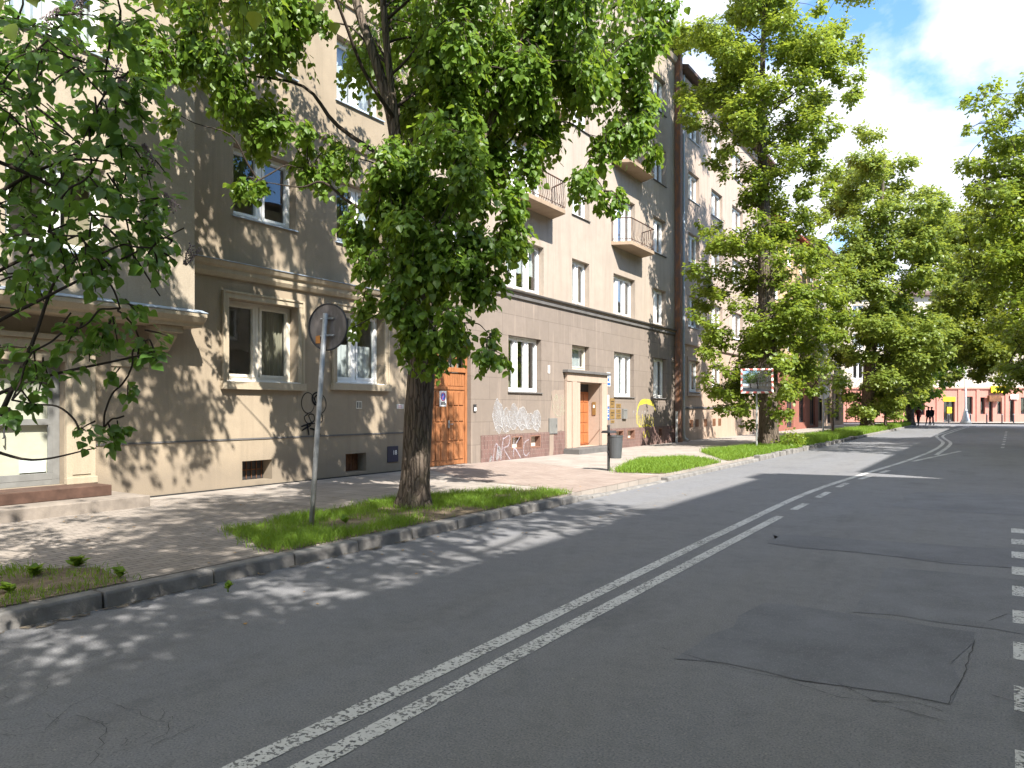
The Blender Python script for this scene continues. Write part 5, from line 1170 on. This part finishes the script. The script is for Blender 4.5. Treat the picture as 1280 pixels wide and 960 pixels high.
for pts in ([(-140,520),(-30,420),(60,370),(140,330),(230,285)], [(-140,560),(-20,500),(60,470),(150,450),(190,440)], [(-140,440),(-20,350),(60,310),(120,285)], [(-130,330),(0,240),(90,200),(190,215)], [(-120,600),(-40,560),(40,575),(120,560)], [(0,520),(40,430),(75,340),(130,300)], [(-60,180),(60,230),(150,300),(200,370)], [(-80,60),(40,130),(120,200)]):
    P_ = spline([at(a, b_, 4.5+.15*math.sin(i)) for i, (a, b_) in enumerate(pts)], 6); mb.tube(P_, [.016*(1-.75*i/(len(P_)-1)) for i in range(len(P_))], 6, False)
for k in range(5):
    a = k*1.3; e_ = at(-140, (520, 560, 440, 330, 600)[k], 4.5); P_ = spline([bl+np.array((.08*math.cos(a), .08*math.sin(a), 0)), bl+np.array((.2*math.cos(a), .2*math.sin(a), .7)), (bl+e_)/2+np.array((0, 0, .3)), e_], 6); mb.tube(P_, [.03*(1-.5*i/(len(P_)-1)) for i in range(len(P_))], 7, False)
mb.build('stems', M['twig'], rootl, off=bl, smooth=True)
fm = MB()
for i in range(70):
    t = i/70; a = i*2.4; r_ = .045*(1-t*.75)*random.uniform(.7, 1.15); c = np.array((r_*math.cos(a), r_*math.sin(a), t*.16))
    s_ = random.uniform(.007, .011); u1, u2, u3 = np.eye(3)*s_
    fm.add([c+u1, c-u1, c+u2, c-u2, c+u3, c-u3], [(0,2,4),(2,1,4),(1,3,4),(3,0,4),(2,0,5),(1,2,5),(3,1,5),(0,3,5)])
fme = fm.mesh('blossom')
for px, py, tl_ in ((142,82,2.4),(105,82,.8),(58,30,1.0),(158,102,2.2),(188,208,.3),(218,262,.5),(245,308,2.8),(95,22,.4)):
    o = link_mesh('blossom', fme, None, rootl); 
    if not fme.materials: fme.materials.append(M['lilac'])
    p = at(px, py, 4.35)-bl; o.location = tuple(p); o.rotation_euler = (tl_, .4, px); o.scale = (.8, .8, .8)
# shrub and weeds
bs = at(985, 562, 27.8); bs[2] = .12
tree('leafy_shrub', 'low leafy shrub at the foot of the tall tree by the mirror', bs, [bs, bs+np.array((0, 0, .3)), bs+np.array((.05, .05, .6))], .03, [((bs[0]+dx, bs[1]+dy, .12+dz), (.3, .3, .25)) for dx, dy, dz in ((0, 0, .35), (.3, .2, .3), (-.25, .1, .28), (.1, .5, .4), (.2, -.3, .3), (.05, .3, .6), (.3, .8, .35))], M['leaf2'], .10, 700, .1, cat='shrub', twigs=False, simple=True, limb=.015)
def weed(label, x, y, n, L, group):
    e = empty('weed_plant', (x, y, .135)); tag(e, label, 'weed', group); P = np.zeros((n, 3)); P[:, 2] = RNG.uniform(0, .06, n); a = RNG.uniform(0, 6.28, n)
    D = np.stack([np.cos(a), np.sin(a), RNG.uniform(.2, 1.1, n)], 1); N = np.stack([-np.cos(a)*.5, -np.sin(a)*.5, np.ones(n)], 1)
    leaf_mesh('leaves', P, D, N, L*.72*RNG.uniform(.5, 1.1, n), M['grass'], e, (0, 0, 0)); mb = MB(); mb.tube([(0, 0, -.02), (0, 0, .06)], .006, 5); mb.build('stem', M['grass'], e)
for lab, px, py, n, L in (('leafy weed on bare soil at the left end of the near verge', 42, 720, 16, .15), ('broad leafed weed in front of lilac at the verge corner', 95, 708, 18, .17), ('weed tuft near the right tip of the first verge', 150, 722, 14, .12), ('weed close to the kerb at the left picture edge', 12, 742, 14, .13), ('weed growing from the kerb gutter', 285, 737, 9, .09), ('pale weed behind the leaning sign pole', 432, 655, 14, .12), ('weed near the trunk of the large linden', 465, 632, 14, .1)):
    s_ = F*(EYE-.135)/(py-HY); p = at(px, py, s_); weed(lab, p[0], p[1], n, L, 'weeds in the verges')
# fallen leaves / litter
n = 260; P = np.stack([RNG.uniform(-11, -4.6, n), RNG.uniform(.5, 14, n), np.zeros(n)], 1); P[:, 2] = np.where(P[:, 0] < KX, .142, .007)
P = P[(P[:, 0] > KX+.02) | (P[:, 0] < KX-.2)]; n = len(P); a = RNG.uniform(0, 6.28, n)
fl_ = leaf_mesh('fallen_leaves', P, np.stack([np.cos(a), np.sin(a), RNG.uniform(0, .15, n)], 1), np.tile((0, 0, 1.0), (n, 1))+RNG.normal(0, .1, (n, 3)), RNG.uniform(.015, .045, n), M['amber'], None, (0, 0, 0), True)
tag(fl_, 'small dry fallen leaves and bits scattered on pavement and gutter', 'leaf litter', kind='stuff')

# ------------------------------------------------------------------ LIGHT, SKY, CAMERA
SUN = unit(np.array((.882, -.471, 0))); EL = R(46)
sv = Vector((SUN[0]*math.cos(EL), SUN[1]*math.cos(EL), math.sin(EL)))
sl = bpy.data.lights.new('sun', 'SUN'); sl.energy = 3.5; sl.angle = R(.55); sl.color = (1.0, .94, .86)
so = bpy.data.objects.new('sun', sl); COL.objects.link(so); so.rotation_euler = (-sv).to_track_quat('-Z', 'Y').to_euler(); so.location = (10, -10, 40)
wd = bpy.data.worlds.new('World'); scene.world = wd; wd.use_nodes = True; nt = wd.node_tree; nt.nodes.clear()
nn = nt.nodes.new; lk = nt.links.new
sky = nn('ShaderNodeTexSky'); sky.sky_type = 'NISHITA'; sky.sun_disc = False; sky.sun_elevation = EL; sky.sun_rotation = math.atan2(SUN[0], SUN[1]); sky.air_density = 1.0; sky.dust_density = .6; sky.ozone_density = 1.5
tc = nn('ShaderNodeTexCoord'); sx = nn('ShaderNodeSeparateXYZ'); lk(tc.outputs['Generated'], sx.inputs[0])
mz = nn('ShaderNodeMath'); mz.operation = 'MAXIMUM'; lk(sx.outputs[2], mz.inputs[0]); mz.inputs[1].default_value = .04
az = nn('ShaderNodeMath'); az.operation = 'ADD'; lk(mz.outputs[0], az.inputs[0]); az.inputs[1].default_value = .25
dx = nn('ShaderNodeMath'); dx.operation = 'DIVIDE'; lk(sx.outputs[0], dx.inputs[0]); lk(az.outputs[0], dx.inputs[1])
dy = nn('ShaderNodeMath'); dy.operation = 'DIVIDE'; lk(sx.outputs[1], dy.inputs[0]); lk(az.outputs[0], dy.inputs[1])
cb = nn('ShaderNodeCombineXYZ'); lk(dx.outputs[0], cb.inputs[0]); lk(dy.outputs[0], cb.inputs[1]); cb.inputs[2].default_value = 2.3
nz = nn('ShaderNodeTexNoise'); nz.inputs['Scale'].default_value = 2.1; nz.inputs['Detail'].default_value = 8; nz.inputs['Roughness'].default_value = .56; nz.inputs['Distortion'].default_value = .25; lk(cb.outputs[0], nz.inputs['Vector'])
sub = nn('ShaderNodeMath'); sub.operation = 'MULTIPLY_ADD'; lk(sx.outputs[0], sub.inputs[0]); sub.inputs[1].default_value = -.24; lk(nz.outputs[0], sub.inputs[2])
rp = nn('ShaderNodeValToRGB'); rp.color_ramp.elements[0].position = .335; rp.color_ramp.elements[0].color = (0, 0, 0, 1); rp.color_ramp.elements[1].position = .485; rp.color_ramp.elements[1].color = (1, 1, 1, 1); lk(sub.outputs[0], rp.inputs[0])
mx = nn('ShaderNodeMix'); mx.data_type = 'RGBA'; lk(rp.outputs[0], mx.inputs[0]); tn = nn('ShaderNodeMix'); tn.data_type = 'RGBA'; tn.blend_type = 'MULTIPLY'; tn.inputs[0].default_value = 1.0; lk(sky.outputs[0], tn.inputs[6]); tn.inputs[7].default_value = (.46, .60, .74, 1); lk(tn.outputs[2], mx.inputs[6]); mx.inputs[7].default_value = (2.6, 2.72, 2.98, 1)
bg = nn('ShaderNodeBackground'); bg.inputs[1].default_value = .15; lk(mx.outputs[2], bg.inputs[0]); wo = nn('ShaderNodeOutputWorld'); lk(bg.outputs[0], wo.inputs[0])

cd = bpy.data.cameras.new('camera'); cd.sensor_fit = 'HORIZONTAL'; cd.sensor_width = 36; cd.lens = F/1280*36; cd.shift_y = (HY-480)/1280; cd.clip_start = .05; cd.clip_end = 3000
cam = bpy.data.objects.new('camera', cd); COL.objects.link(cam); cam.location = (0, 0, EYE); cam.rotation_euler = (R(90), 0, TH); scene.camera = cam
vs_ = scene.view_settings; vs_.view_transform = 'Standard'; vs_.look = 'None'; vs_.exposure = 1.92; vs_.gamma = 1; vs_.use_curve_mapping = False
scene.render.engine = 'CYCLES'; cy_ = scene.cycles; cy_.use_denoising = True; cy_.max_bounces = 8; cy_.transparent_max_bounces = 24; cy_.diffuse_bounces = 4; cy_.sample_clamp_indirect = 6
print('leaves', sum(l[1] for l in LT)+nl, 'objects', len(bpy.data.objects))
